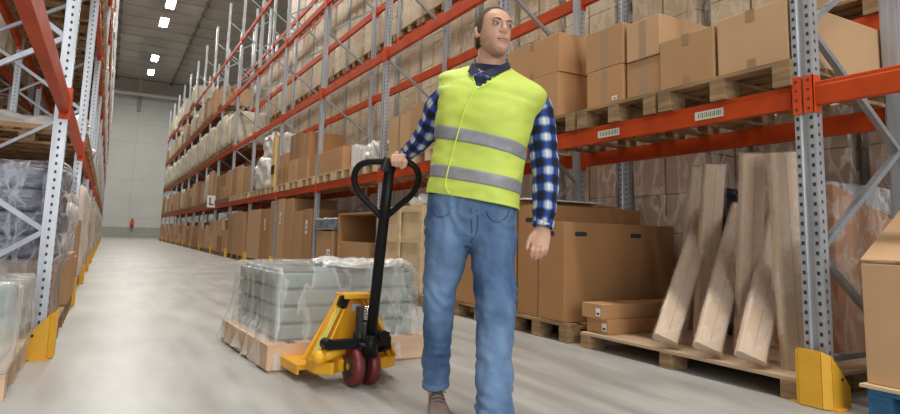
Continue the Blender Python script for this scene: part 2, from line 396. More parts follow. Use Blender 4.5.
# ------------------------------------------------------------------ pallets
def pallet_parts(dx, dy, h=.144, seed=0):
    rnd = random.Random(seed)
    top = MB(); n = 7
    for i in range(n):   # boards run along x? deck boards run across (y)
        x0 = i*(dx-.10)/(n-1); top.box(x0, x0+.10, 0, dy, h-.022+rnd.uniform(-.002, .0), h)
    for y0 in (0, dy/2-.05, dy-.10): top.box(.0, dx, y0, y0+.10, h-.044, h-.0245)
    blk_ = []
    for x0 in (0, dx/2-.07, dx-.14):
        for y0 in (0, dy/2-.05, dy-.10): blk_.append((x0, x0+.14, y0, y0+.10, .022, h-.045))
    bot = [(0, dx, y0, y0+.10, 0, .0215) for y0 in (0, dy/2-.05, dy-.10)]
    return top, blk_, bot
PM = {}
FARP = MB()
def pallet(loc, label, detailed=True, dx=1.1, dy=.8, m=None, rz=0, group='wooden pallets', h=.144):
    m = m or wood; key = (detailed, dx, dy, m.name, h)
    if not detailed and loc[1] > 25:
        x, y, z = loc; FARP.box(x, x+dx, y, y+dy, z+h-.04, z+h)
        for q in (0, dy/2-.05, dy-.1): FARP.box(x, x+dx, y+q, y+q+.1, z, z+h-.041)
        return None
    if key not in PM:
        top, bl, bo = pallet_parts(dx, dy, h, len(PM))
        if detailed:
            tm = top.mesh('deck', m); bms = [(MB().box(b[0], b[1], b[2], b[3], b[4], b[5])).mesh('block', m) for b in bl]
            sms = [(MB().box(*b)).mesh('skid', m) for b in bo]; PM[key] = (tm, bms, sms)
        else:
            for b in bl+bo: top.box(*b)
            PM[key] = top.mesh('pallet', m)
    if detailed:
        t = thing('pallet', label, 'pallet', loc, rz, group); tm, bms, sms = PM[key]
        meshobj('deck', tm, t); [meshobj('block', b, t) for b in bms]; [meshobj('skid', s, t) for s in sms]
        return t
    return tag(meshobj('pallet', PM[key], None, loc, rz), label, 'pallet', group)
# ------------------------------------------------------------------ cartons
def carton(x0, x1, y0, y1, z0, z1, label, m, tapes=('x',), group=None, lab=False, flaps=True, holes=(), rz=0, side=None, name='cardboard_box'):
    """box thing: body with a seam, tape, optional label and hand holes"""
    if x0 > 2.9: y0, y1 = clear(y0, y1)
    dx, dy, dz = x1-x0, y1-y0, z1-z0; c = ((x0+x1)/2, (y0+y1)/2, z0)
    t = thing(name, label, 'box', c, rz, group); X, Y = dx/2, dy/2
    b = MB().box(-X, X, -Y, Y, 0, dz); b.obj('carton', m, t, bevel=min(.006, dz*.05))
    if 'x' in tapes:  # tape seam crosses the top along x and runs a little down the aisle face
        g = MB().box(-X-.0015, X+.0015, -.028, .028, dz, dz+.0012); g.box(-X-.0015, -X, -.028, .028, dz-min(.07, dz*.3), dz+.001); 
        g.box(X, X+.0015, -.028, .028, dz-min(.07, dz*.3), dz+.001)
        g.obj('packing_tape', tape, t); MB().box(-X-.0015, -X, -.028, .028, .0, min(.06, dz*.25)).obj('packing_tape', tape, t)
    if 'y' in tapes:
        g = MB().box(-.028, .028, -Y-.0015, Y+.0015, dz, dz+.0012); g.box(-.028, .028, -Y-.0015, -Y, dz-min(.07, dz*.3), dz+.001)
        g.obj('packing_tape', tape, t)
    if 'full' in tapes:
        MB().box(-X-.0015, -X, -.03, .03, .01, dz-.008).obj('packing_tape', mat('clear_tape', (.40, .265, .16), .3), t)
    if lab:
        yl = lab[0]*Y; zl = lab[1]*dz; w, h = lab[2], lab[3]
        l = MB().box(-X-.002, -X, yl-w/2, yl+w/2, zl-h/2, zl+h/2).obj('label_sticker', white, t)
        MB().box(-X-.0026, -X-.002, yl-w*.3, yl+w*.3, zl-h*.25, zl-h*.1).box(-X-.0026, -X-.002, yl-w*.3, yl+w*.1, zl+h*.05, zl+h*.2).obj('print', ink, l)
    for (face, u, w) in holes:   # stadium hand holes
        g = MB(); r = .018; L = .045; zz = w*dz
        prf = [(u2*L+r*math.cos(a), r*math.sin(a)) for u2, rng in ((1, range(-3, 4)), (-1, range(3, 10))) for a in [k_*PI/6 for k_ in rng]]
        if face == 'x': g.prism([(u*Y+p, zz+q) for p, q in prf], 'x', -X-.002, -X+.001)
        else: g.prism([(u*X+p, zz+q) for p, q in prf], 'y', -Y-.002, -Y+.001)
        g.obj('hand_hole', hole, t)
    return t
def clear(y0, y1, pad=.06):
    for k in range(NB+1):
        yf = Y0+k*PER
        if y0 < yf+pad and y1 > yf-pad:
            if yf-y0 > y1-yf: y1 = yf-pad
            else: y0 = yf+pad
    return y0, y1
def crumple(mb, amp, sc, seed=0, lock=None):
    o = Vector((seed*7.3, seed*3.1, seed*1.7)); out = []
    for v in mb.v:
        v = Vector(v); n = noise.noise_vector(v*sc+o)*amp+noise.noise_vector(v*sc*2.7+o)*amp*.4
        out.append(tuple(v+n))
    mb.v = out; return mb
def grid_box(x0, x1, y0, y1, z0, z1, n=(8, 8, 8), rnd=.0, bottom=True, taper=0):
    """subdivided box skin, rounded by rnd"""
    bm = bmesh.new(); bmesh.ops.create_cube(bm, size=1)
    bmesh.ops.subdivide_edges(bm, edges=bm.edges, cuts=max(n)-1, use_grid_fill=True)
    c = Vector(((x0+x1)/2, (y0+y1)/2, (z0+z1)/2)); s = Vector((x1-x0, y1-y0, z1-z0)); b = MB(); vs = []
    for v in bm.verts:
        p = v.co*2
        if rnd:
            q = Vector([max(-1+rnd, min(1-rnd, t)) for t in p]); d = p-q
            if d.length > 1e-6:
                p = q+d.normalized()*min(rnd, max(abs(d.x), abs(d.y), abs(d.z)))
        k = 1-taper*(p.z+1)/2
        vs.append((c.x+p.x*s.x/2*k, c.y+p.y*s.y/2*k, c.z+p.z*s.z/2))
    fs = [tuple(v.index for v in f.verts) for f in bm.faces if bottom or f.normal.z > -.5]
    bm.verts.index_update(); b.add(vs, fs); bm.free(); return b
# wrapped loads (cartons under stretch film)
WL = {}
def wload(loc, kind, label, dx=1.05, dy=.82, h=1.45, group=None, var=0):
    key = (kind, dx, dy, h, var)
    m = {'beige': beige, 'pale': beige2, 'brown': brownw}[kind]
    if key not in WL:
        rnd = random.Random(hash(key[1:]) % 1000+var); c = MB(); nz = max(2, round(h/.36)); ny = 2 if dy > .6 else 1
        for k in range(nz):
            for j in range(ny):
                for i in range(2):
                    e = .012; ox = rnd.uniform(-.012, .012); oy = rnd.uniform(-.01, .01)
                    c.box(i*dx/2+e+ox*.5, (i+1)*dx/2-e+ox*.5, j*dy/ny+e+oy*.5, (j+1)*dy/ny-e+oy*.5, k*h/nz+.002, (k+1)*h/nz-.004)
        w = crumple(grid_box(-.022, dx+.022, -.022, dy+.022, .03, h+.02, (9, 9, 9), bottom=False), .016, 3.5, var)
        WL[key] = (c.mesh('cartons', m, bevel=.006), w.mesh('stretch_film', film, True))
    t = thing('wrapped_load', label, 'wrapped pallet load', loc, 0, group)
    meshobj('cartons', WL[key][0], t); meshobj('stretch_film', WL[key][1], t)
    return t
BG = {}
def bulk(loc, label, dx=.95, dy=.8, h=1.2, m=None, var=0, group=None, name='bulk_bag', cat='bag'):
    m = m or cream; key = (dx, dy, h, m.name, var, name)
    if key not in BG:
        b = crumple(grid_box(0, dx, 0, dy, 0, h, (14, 14, 14), .3), .075 if m is whitebag and h < .8 else min(.03, h*.1), 4 if m is not whitebag else 6, var)
        zmin = min(v[2] for v in b.v); b.v = [(x, y, max(z, 0)) for x, y, z in b.v]
        for sx in ((.18, .82) if name == 'bulk_bag' and h > .5 else ()):
            for sy in (.15, .85):
                b.tube([(dx*sx, dy*sy, h*.93), (dx*sx, dy*sy+.03, h+.09), (dx*sx+.05, dy*sy-.05, h+.1), (dx*sx+.06, dy*sy-.07, h*.93)], .012, 6)
        BG[key] = b.mesh(name, m, True)
    return tag(meshobj(name, BG[key], None, loc), label, cat, group)
SH = .062   # beam half height
# --- generic fill of right rack
def slots(b, y0=Y0, per=PER, n=3): return [y0+per*b+.10+j*(per-.2-.84)/(n-1) for j in range(n)]
def rackfill(b, lvl, kinds, h=1.25, x0=D-.03, rack='right', y0=Y0, per=PER, LVs=LV, det=False, dx=1.05, cards=None, gname=None):
    z = (LVs[lvl-1]+SH+.001) if lvl else 0
    for j, yy in enumerate(slots(b, y0, per)):
        kd = kinds[j % len(kinds)]
        if not kd: continue
        w = ['nearest', 'middle one', 'farthest'][j]
        where = '%s, %s rack, %s, %s' % (FLO[lvl], rack, bayname(b), w)
        pallet((x0, yy, z), 'wooden pallet on the '+where, False if not det else True, dx, .84, group='pallets on the %s rack' % rack)
        hh = h*random.Random(b*31+lvl*7+j).uniform(.86, 1.05); zz = z+.145
        if kd in ('beige', 'pale', 'brown'):
            col = {'beige': 'beige', 'pale': 'pale', 'brown': 'brown'}[kd]
            wload((x0+.02, yy+.02, zz), kd, 'film-wrapped %s carton stack, %s' % (col, where), dx-.04, .80, round(hh*5)/5, 'wrapped loads on the %s rack' % rack, j)
        elif kd == 'bag':
            bulk((x0+.03, yy+.01, zz), 'cream bulk bag on the '+where, .98, .81, round(min(hh, 1.25), 1), cream, j, 'cream bulk bags')
        elif kd == 'box':
            rr = random.Random(b*17+lvl*5+j); hh2 = min(hh, 1.2)*rr.uniform(.6, 1.0)
            carton(x0+.02, x0+dx-.05, yy+.02, yy+.80, zz, zz+hh2, 'brown cardboard box on the '+where, card[rr.randrange(5)], ('x',), 'boxes on the %s rack' % rack)
        elif kd == 'two':
            rr = random.Random(b*17+lvl*5+j); q = .42*rr.uniform(.9, 1.15)
            for t_ in range(2):
                carton(x0+.02+.01*t_, x0+dx-.06, yy+.03, yy+.79, zz+t_*q+.001*t_, zz+(t_+1)*q, '%s of two piled brown boxes, %s' % (('lower', 'upper')[t_], where), card[rr.randrange(5)], ('x',), 'boxes on the %s rack' % rack)
# level 2,3 wrapped loads
for b in range(6, NB): rackfill(b, 2, ['bag', 'bag', 'bag'], 1.2)
rackfill(7, 3, ['box', None, 'two'], .8); rackfill(8, 3, ['box', 'box', 'bag'], .9)
for b in range(9, NB): rackfill(b, 3, [['bag', 'box', 'two'], ['pale', 'box', 'bag']][b % 2], .9)
for b in (10, 11, 12, 13, 14): rackfill(b, 4, [['pale', 'bag', None], [None, 'pale', 'bag']][b % 2], .9)
# level 1 far
for b in range(6, NB): rackfill(b, 1, [['box', 'two', 'box'], ['two', 'box', 'bag'], ['box', 'box', 'two']][b % 3], 1.15)
# floor level far
for b in range(6, NB): rackfill(b, 0, [['box', 'two', 'two'], ['two', 'box', 'box']][b % 2], 1.1)
# second row (rear rack) wrapped loads
for b in range(0, 8):
    for lvl, zb in ((0, 0), (1, LV2[0]+SH+.001), (2, LV2[1]+SH+.001), (3, LV2[2]+SH+.001)):
        for j, yy in enumerate(slots(b, YS2, PER)):
            if lvl == 0 and b == 0: DX = .62 if j < 2 else 0
            else: DX = 0
            w = ['nearest', 'middle one', 'farthest'][j]
            where = '%s, rear rack, %s, %s' % (FLO[lvl], bayname(b), w)
            pallet((D2-.02+DX, yy, zb), 'wooden pallet on the '+where, False, 1.05, .84, group='pallets on the rear rack')
            kd = 'brown' if lvl == 0 else ('pale', 'beige')[(b+j+lvl) % 2]
            if lvl == 3 and b not in (1, 2, 4, 5): continue
            wload((D2+DX, yy+.02, zb+.145), kd, 'film-wrapped %s carton stack, %s' % (kd, where), 1.0, .80, 1.8, 'wrapped loads on the rear rack', j)
# pallet right of nearest upright, level 1 is empty there; rear load behind it
pallet((D2-.02, .62, LV2[0]+SH+.001), 'wooden pallet high on the rear rack at the right edge', False, 1.05, .84, group='pallets on the rear rack')
wload((D2, .64, LV2[0]+SH+.147), 'pale', 'film-wrapped pale carton stack high on the rear rack at the right edge', 1.0, .8, 1.8, 'wrapped loads on the rear rack', 1)
beam(D2, YS2-PER, LV2[0], 'orange beam of the rear rack at the right edge', False, False, 'rear rack beams')
# ------------------------------------------------------------------ level 1, near bay: boxes A-E
ZP = LV[0]+SH+.001; ZB = ZP+.145
for j, (ya, yb, lb) in enumerate(((1.90, 2.80, 'under the big single box beside the near upright'), (2.83, 3.60, 'under the light and tan boxes'), (3.64, 4.55, 'under the brown boxes beside the head'))):
    pallet((D-.03, ya, ZP), 'rough wooden pallet on the beam '+lb, True, 1.1, round(yb-ya, 2), group='pallets over the near beam')
carton(D, D+1.0, 1.92, 2.36, ZB, 2.135, 'large tan cardboard box beside the near steel upright, on the shelf', card[1], ('x',))
carton(D-.005, D+.45, 2.385, 2.80, ZB, 2.115, 'tan cardboard box in front of the lighter box, on the shelf', card[0], ('x',))
carton(D+.015, D+.50, 2.815, 3.12, ZB, 2.045, 'tan box under the lightest box on the shelf', card[0], ('full',))
carton(D+.005, D+.62, 2.56+.25, 3.11, 2.05, 2.33, 'lightest cardboard box, atop a tan box, with a small sticker', card[1], ('full',))
carton(D, D+.42, 3.145, 3.52, ZB, 2.06, 'lower of two tan boxes in the pile right of the man', card[4], ('full',), lab=(-.55, .13, .05, .03))
carton(D, D+.42, 3.14, 3.53, 2.062, 2.37, 'upper of two tan boxes in the pile right of the man', card[0], ('full',))
carton(D-.01, D+.55, 3.86, 4.62, ZB, 2.16, 'lower wide brown box just right of the head of the man', card[4], ('x',))
carton(D-.005, D+.55, 3.85, 4.60, 2.162, 2.50, 'upper wide brown box just right of the head of the man', card[4], ('x',))
# ------------------------------------------------------------------ level 1, bays 1-5
def L1box(xa, xb, ytop, label, dep=.7, z0=ZB, m=None, xo=0, **k):
    p = onX(xa, ytop, D+xo); q = onX(xb, ytop, D+xo); y1, y0 = max(p.y, q.y), min(p.y, q.y)
    zt = onX((xa+xb)/2, ytop, D+xo).z
    return carton(D+xo, D+xo+dep, y0, y1, z0, zt, label, m or card[0], **k)
for b in range(1, 6):
    for j, yy in enumerate(slots(b)):
        pallet((D-.03, yy, ZP), 'pale wooden pallet, first shelf level, %s, %s' % (bayname(b), ['nearest', 'middle one', 'farthest'][j]), b < 4, 1.1, .84, m=woodl, group='pallets on the first shelf level')
carton(D, D+.5, 5.0, 5.75, ZB, 2.1, 'brown box on the shelf behind the shoulder of the man', card[0], ('x',))
carton(D+.01, D+.7, 6.05, 6.72, ZB, 2.36, 'tall tan box on the shelf left of the sleeve of the man', card[0], ('x',))
carton(D+.03, D+.7, 6.75, 7.42, ZB, 2.32, 'tan box beside the taller one, left of the sleeve', card[1], ('full',))
# white plastic bundle and small white cartons in bay 2
bulk((D+.05, 7.85, ZB), 'crumpled clear white plastic bundle above the jack handle', .5, .55, .32, whitebag, 3, name='plastic_bundle', cat='plastic bundle')
for k in range(3):
    carton(D+.1, D+.35, 8.47+k*.2, 8.63+k*.2, ZB, ZB+.28+.05*k, ['small white carton beside the plastic bundle', 'middle small white carton on the shelf', 'tallest small white carton next to the brown box'][k], white, ())
carton(D, D+.75, 9.15, 10.35, ZB, 2.16, 'wide brown box with pale tape on the pale pallet', card[4], ('x',))
carton(D+.02, D+.4, 10.5, 10.62, ZB, 2.05, 'white carton standing between brown boxes', white, ())
carton(D+.05, D+.75, 10.45, 11.1, 2.17, 2.6, 'brown box lying on top at the back of the shelf', card[0], ('x',)).location.z = ZB
for k, (ya, yb, tops) in enumerate(((11.1, 11.75, (2.2, 2.66)), (11.78, 12.45, (2.22, 2.74)), (12.6, 13.4, (2.12, 2.42)))):
    z0 = ZB
    for q, zt in enumerate(tops):
        carton(D+.01*q, D+.7, ya, yb, z0, zt, '%s brown box of the %s pile on the first shelf' % (('lower', 'upper')[q], ('near', 'taller middle', 'far')[k]), card[(k+q*2) % 5], ('full',), group='piled boxes on the first shelf'); z0 = zt+.001
tag(MB().box(D-.02, D+.06, 13.62, 13.86, ZP+.145, 2.9).box(D-.03, D-.02, 13.60, 13.88, 2.05, 2.25, 1).obj('wooden_post', [mat('yellow_pine', (.75, .50, .18), .6, 0, .1, 8), blk]), 'upright yellow pine board standing at the edge of the shelf', 'board')
carton(D+.3, D+.9, 12.7, 13.5, 2.43, 2.85, 'pale wooden-looking box atop the far pile', woodl, ())
bulk((D-.05, 14.1, ZB), 'lower white plastic bag slumped over the shelf edge', .8, 1.5, .75, whitebag, 5, name='plastic_bag')
bulk((D+.0, 13.95, ZB+.72), 'upper white plastic bag piled on another bag', .7, 1.1, .55, whitebag, 6, name='plastic_bag')
for k, (ya, yb, zt) in enumerate(((16.3, 17.3, 2.5), (17.4, 18.2, 2.55), (18.3, 18.95, 2.6))):
    carton(D, D+.8, ya, yb, ZB, zt, 'brown box %s on the first shelf of the sixth bay' % ('nearest', 'in the middle', 'farthest')[k], card[k], ('x',))
# ------------------------------------------------------------------ floor, near bay: low pallet with tubes
low = thing('pallet', 'long low pallet with a board top carrying the wrapped tubes', 'pallet', (D-.02, 1.93, 0))
MB().box(0, 1.15, 0, 1.64, .095, .113).obj('deck', mat('deck_board', (.50, .36, .23), .7, 0, .12, 3), low)
for y0 in (0, .80, 1.54):
    for x0 in (0, .5, 1.01): MB().box(x0, x0+.14, y0+.002, y0+.10, .0, .094).obj('block', wood, low)
ZT = .114
def tube_carton(bot, top, w, dth, label, top_dx):
    """wrapped tube: rectangular rounded carton from a foot on the pallet to a top leaning back"""
    yy = 420.
    while onZ(bot[0], yy, ZT).x < bot[1]: yy -= .25
    a = onZ(bot[0], yy, ZT); tpt = onX(*top, a.x+top_dx); ax = (tpt-a); L = ax.length; ax.normalize()
    # a frame whose wide side faces the aisle corner
    sd = Vector((RH.x, RH.y, 0)); sd = (sd-ax*sd.dot(ax)).normalized(); nn = ax.cross(sd)
    M = Matrix((sd, nn, ax)).transposed().to_4x4()
    # make sure lowest corner touches the pallet
    lo = min((sd*(sx*w/2)+nn*(sy*dth/2)).z for sx in (-1, 1) for sy in (-1, 1)); a = a-Vector((0, 0, lo))
    t = thing('wrapped_tube', label, 'wrapped carton', a, 0, 'wrapped long cartons on the low pallet'); t.matrix_world = Matrix.Translation(a) @ M
    b = MB(); pr = []
    r = .018
    for sx, sy, a0 in ((1, 1, 0), (-1, 1, PI/2), (-1, -1, PI), (1, -1, 1.5*PI)):
        for q in range(4):
            aa = a0+q*PI/6; pr.append((sx*(w/2-r)+r*math.cos(aa), sy*(dth/2-r)+r*math.sin(aa)))
    b.prism(pr, 'z', 0, L); b.box(-.002, .002, -dth/2-.001, -dth/2, .02, L-.02, 1)
    b.obj('carton', [tubem, mat('board_edge', (.46, .34, .24), .6)], t)
    rs = []
    for k in range(26):
        z = -.006+(L+.012)*k/25; e = .004+.006*random.random(); ring = []
        for (px, py) in pr:
            n_ = noise.noise(Vector((px*22, py*22, z*7+a.x*9)))*.011; s_ = 1+(e+abs(n_))/(w/2)
            ring.append((px*s_, py*(1+(e+abs(n_))/(dth/2)), z))
        rs.append(ring)
    MB().rings(rs).obj('plastic_film', filml, t, True)
    return t
TB = [((681, 4.00), (697, 168), .10, .075, 'hindmost wrapped long carton, leftmost top of the row', -.05),
      ((665, 3.16), (705, 222), .150, .075, 'wrapped long carton leaning right, its foot leftmost on the low pallet', .74),
      ((704, 3.78), (714, 165), .145, .075, 'wrapped long carton standing second by its top, left of the dark gap', -.12),
      ((707, 3.15), (743, 216), .155, .075, 'wrapped long carton leaning right, its foot second along the pallet edge', .70),
      ((746, 3.53), (753, 155), .140, .07, 'wrapped long carton with its tall top right of the dark gap', -.20),
      ((750, 3.14), (784, 215), .155, .075, 'wrapped long carton leaning right, its foot nearest the yellow guard', .66),
      ((797, 3.37), (781, 154), .150, .08, 'wrapped long carton standing against the near steel upright', -.08)]
def tubes():
    for bot, top, w, dt, lab, dx in TB: tube_carton(bot, top, w, dt, lab, dx)
tubes()
# dark plastic behind tubes, wrapped bale behind
bulk((D+.84, 2.76, ZT), 'dark blue-black plastic bag behind the leaning wrapped cartons', .42, .32, 1.08, blackp, 2, name='plastic_bag')
bale = thing('wrapped_bale', 'big brown carton bale in clear film behind the near upright', 'wrapped pallet load', (D+.76, 2.14, .115))
bb = MB(); bb.prism([(0, 0), (.98, 0), (.98, .78), (0, 1.06)], 'y', 0, .52)
bb.obj('carton', mat('bale_brown', (.50, .235, .115), .5, 0, .08, 3), bale, bevel=.01)
w = crumple(grid_box(-.03, 1.01, -.03, .55, -.01, 1.02, (16, 16, 16), .08, bottom=False), .02, 5, 9)
w.v = [(x, y, z*1.06-.28*max(0, x)*(max(0, z)/1.0)) for x, y, z in w.v]
w.obj('plastic_film', film, bale, True)
tag(MB().box(D+1.16, D+1.8, 2.12, 2.68, 0, .11).obj('skid_board', wood), 'dark wooden skid under the brown wrapped bale', 'pallet')
bulk((D+.80, 2.15, 1.0), 'clouded grey-white plastic sheet bundled on the brown bale', .85, .5, .20, film_mat('cloud_film', (.75, .77, .82), .25, .75, 7), 8, name='plastic_sheet', cat='plastic sheet')
# flat boxes in front of the big carton
def longbox(p0, x1, w, h, z0, label):
    t = thing('flat_box', label, 'box', (p0[0], p0[1], z0), 0, 'long flat boxes'); L = x1-p0[0]
    MB().box(0, L, 0, w, 0, h).obj('carton', card[4], t, bevel=.004)
    s_ = MB().box(-.002, 0, .015, .06, .02, h-.03).obj('label_sticker', white, t)
    MB().box(-.003, -.002, .022, .05, .03, .045).obj('print', ink, s_)
    MB().box(L*.55, L*.58, -.001, w+.001, -.0, h+.001).obj('packing_tape', tape, t)
longbox((3.20, 3.36), 4.3, .22, .105, ZT, 'lower of two long flat brown boxes on the low pallet')
longbox((3.16, 3.38), 4.25, .21, .105, ZT+.1065, 'upper of two long flat brown boxes on the low pallet')
# big cartons behind the man
for ya, yb, lb in ((3.72, 4.52, 'under the big brown carton with hand holes'), (4.58, 5.48, 'under the tall brown boxes behind the man')):
    pallet((D-.02, ya, 0), 'worn wooden pallet on the floor '+lb, True, 1.2, round(yb-ya, 2), group='floor pallets of the right rack')
carton(D, D+1.25, 3.79, 4.11, .146, .925, 'big wide brown carton with hand holes beside the flat boxes', card[2], (), holes=(('x', .1, .88), ('y', -.72, .88), ('y', .25, .88)))
carton(D+.01, D+1.2, 4.13, 4.42, .146, 1.075, 'tall narrow brown carton right behind the hand of the man', card[2], (), holes=(('x', -.2, .86),))
carton(D-.01, D+1.2, 4.45, 4.66, .146, 1.12, 'slim tall brown carton with white label behind the man', card[2], (), lab=(0, .9, .06, .08), holes=(('x', 0, .78),))
carton(D-.02, D+1.2, 4.80, 5.46, .146, 1.10, 'wide brown carton seen between the legs of the man', card[2], ())
tag(MB().box(D+.0, D+.9, 4.3, 4.6, 1.123, 1.135).obj('foam_sheet', white), 'thin white foam sheet lying on the slim brown carton', 'sheet')
# crate
cr = thing('wooden_crate', 'pale plywood crate with battens left of the legs of the man', 'crate', (D-.02, 6.21, 0))
cp = MB().box(.02, 1.08, .02, 1.30, .146, 1.13); cp.obj('panel', ply, cr)
for q, z in enumerate((.15, .42, .70, 1.06)): MB().box(0, .02, .0, 1.32, z, z+.075).obj('batten', woodl, cr); MB().box(.02, 1.10, 0, .02, z, z+.075).obj('batten', woodl, cr)
for y in (0, .60, 1.24): MB().box(-.018, 0, y, y+.08, .148, 1.135).obj('batten', woodl, cr)
for x in (.0, .5, 1.02): MB().box(x, x+.08, -.018, 0, .148, 1.135).obj('batten', woodl, cr)
for y in (0, .6, 1.22):
    for x in (0, .5, .96): MB().box(x, x+.12, y, y+.10, 0, .12).obj('block', wood, cr)
MB().box(0, 1.1, 0, 1.32, .12, .145).obj('deck', woodl, cr)
bulk((D+.05, 6.4, 1.136), 'white film bundle lying on top of the plywood crate', .5, .35, .1, whitebag, 4, name='plastic_bundle', cat='plastic bundle')
# open carton, wrapped box
pallet((D-.02, 7.80, 0), 'wooden pallet under the open brown carton', False, 1.1, 1.5, group='floor pallets of the right rack')
op = thing('open_carton', 'brown open-sided carton left of the jack handle with its lid propped up', 'box', (D, 7.95, .146))
MB().box(.03, 1.0, .0, 1.25, 0, .52).obj('carton', card[0], op, bevel=.006)
MB().box(.0, 1.0, 1.2, 1.25, .0, .92).box(0, 1.0, 0, 1.25, .92, .95).box(.95, 1.0, 0, 1.25, .5, .92).obj('lid', card[2], op)
carton(D, D+.8, 9.45, 10.3, .0, .82, 'brown box with white label under the dark plastic sheet', card[0], (), lab=(-.6, .55, .16, .16))
bulk((D-.02, 9.4, .823), 'dark crumpled plastic sheet on top of a brown box', .7, 1.0, .22, mat('smoke_plastic', (.16, .18, .22), .25, 0, .5, 9, .8, 14), 7, name='plastic_sheet', cat='plastic sheet')
# tall flat packs
FP = [((303, 312), 209, 'with white label', 2), ((294, 303), 211, 'narrow', 0), ((285, 294), 199, 'tall', 0), ((278, 285), 199, 'tall with white strip', 1), ((271, 278), 201, 'tall light', 0),
      ((261, 271), 209, 'shorter', 2), ((245, 261), 210, 'wide film-wrapped', 1), ((240, 245), 212, 'narrow', 4), ((234, 240), 212, 'narrow', 0), ((228, 234), 214, 'leftmost', 2)]
for i, ((xa, xb), yt, d, mi) in enumerate(FP):
    p = onX(xa, yt, D); q = onX(xb, yt, D); y1, y0 = max(p.y, q.y)-.02, min(p.y, q.y)+.02; y0, y1 = clear(y0, y1); zt = (p.z+q.z)/2
    o = carton(D, D+.9, y0, y1, .13, zt, '%s flat carton standing upright, %s from the right of ten' % (d, ORD[i]), card[mi], (), 'upright flat cartons', lab=(0, .7, .12, .25) if i in (0, 3, 5) else False)
    tag(MB().box(D, D+.9, y0, y0+.12, 0, .13).box(D, D+.9, y1-.12, y1, 0, .13).box(D+.3, D+.5, y0+.1, y1-.1, .09, .13).obj('skid', wood), 'wooden skid under the %s upright flat carton from the right' % ORD[i], 'pallet', 'skids under flat cartons')
# right foreground box on blue pallet
bp_ = pallet((D-.03, .80, 0), 'blue-painted wooden pallet at the right edge', True, 1.1, .80, m=bluep, group='pallets at the right edge')
tag(MB().box(D-.04, D+1.07, .79, 1.63, .1455, .16).obj('pallet_board', woodl), 'pale board lying on the blue pallet', 'board')
rb = thing('cardboard_box', 'large tan box with open flaps at the right edge', 'box', (D, .95, .161))
MB().box(.0, .8, 0, .665, 0, .55).obj('carton', card[1], rb, bevel=.006)
fp = MB(); fp.add([(0, 0, .562), (0, .665, .562), (.42, .64, .86), (.42, 0, .86), (0, 0, .568), (0, .665, .568), (.42, .64, .866), (.42, 0, .866)], [(0, 1, 2, 3), (4, 5, 6, 7), (0, 1, 5, 4), (1, 2, 6, 5), (2, 3, 7, 6), (3, 0, 4, 7)])
fp.obj('flap', card[1], rb)
# ------------------------------------------------------------------ left rack loads
XL = DL-RD-.02
def lslot(b): return [YL+PL*b+.10+j*(PL-.2-.84)/2 for j in range(3)]
LR = ['nearest', 'middle one', 'farthest']
# b=-1 : foreground film-wrapped pallet
lp = pallet((DL-1.17, 3.42, 0), 'pale wooden pallet at the left edge in the foreground', True, 1.1, .84, m=woodp, group='left rack floor pallets')
gl = thing('wrapped_glass_stack', 'green glass sheets under loose clear film at the left edge', 'wrapped pallet load', (DL-1.14, 3.44, .145))
for k in range(3): MB().box(.02, 1.03, .03, .55, .001+k*.11, .105+k*.11).obj('glass_pack', gglassd if k == 2 else gglass, gl, bevel=.01)
MB().box(.10, 1.03, .57, .80, .0, .30).obj('paper_stack', white, gl)
w = crumple(grid_box(-.02, 1.09, -.03, .84, -.03, .37, (16, 16, 16), .06, bottom=False, taper=.02), .022, 6, 4); w.obj('plastic_film', film_mat('pile_film', (.9, .93, .92), .2, .45, 8), gl, True)
# b=0 : blue-black bags over a box
pallet((DL-1.07, 4.62, 0), 'wooden pallet under the stacked dark plastic bags', True, 1.1, 1.2, group='left rack floor pallets')
bx = thing('wrapped_box', 'film-wrapped brown carton beneath the dark plastic bags', 'wrapped pallet load', (DL-1.03, 4.66, .145))
MB().box(0, 1.02, 0, 1.1, 0, .42).obj('carton', brownw, bx, bevel=.01)
crumple(grid_box(-.01, 1.03, -.015, 1.115, -.05, .43, (12, 12, 12), .05, bottom=False), .01, 6, 2).obj('plastic_film', film, bx, True)
for k in range(4):
    bulk((DL-1.02+.02*(k % 2), 4.66, .57+k*.146), ['lowest', 'second lowest', 'third', 'topmost'][k]+' dark blue plastic-wrapped bag in the stack behind the left upright', 1.0, 1.08, .155, navy, 10+k, name='wrapped_bag', group='dark wrapped bags')
for k, (yy, h1, mm) in enumerate(((5.95, .56, card[0]), (6.55, .50, card[4]))):
    pallet((DL-1.07, yy-.02, 0), 'wooden pallet under %s brown box of the left rack' % ('a nearer', 'a farther')[k], False, 1.1, .58, group='left rack floor pallets')
    carton(DL-1.0, DL+.04, yy, yy+.54, .146, h1, '%s brown box on the floor of the left rack behind the bags' % ('nearer', 'farther')[k], mm, (), 'left rack boxes')
for k, yy in enumerate((5.95, 6.55)):
    bulk((DL-1.0, yy, (.562, .502)[k]), ['crumpled white film bundle on the nearer brown box of the left rack', 'pinkish white bag on the farther brown box of the left rack'][k], 1.0, .54, (.42, .62)[k], (whitebag, mat('pink_white', (.74, .66, .60), .6, 0, .1, 4, .5, 9))[k], 30+k, name='plastic_bag')
wf = crumple(grid_box(DL-1.04, DL+.035, 4.64, 5.78, .50, 1.19, (22, 22, 22), .15, bottom=False), .03, 7, 12)
tag(wf.obj('plastic_film', film_mat('bag_film', (.80, .82, .92), .06, .42, 9), None, True), 'loose clear film wound round the stack of dark plastic bags', 'plastic film')
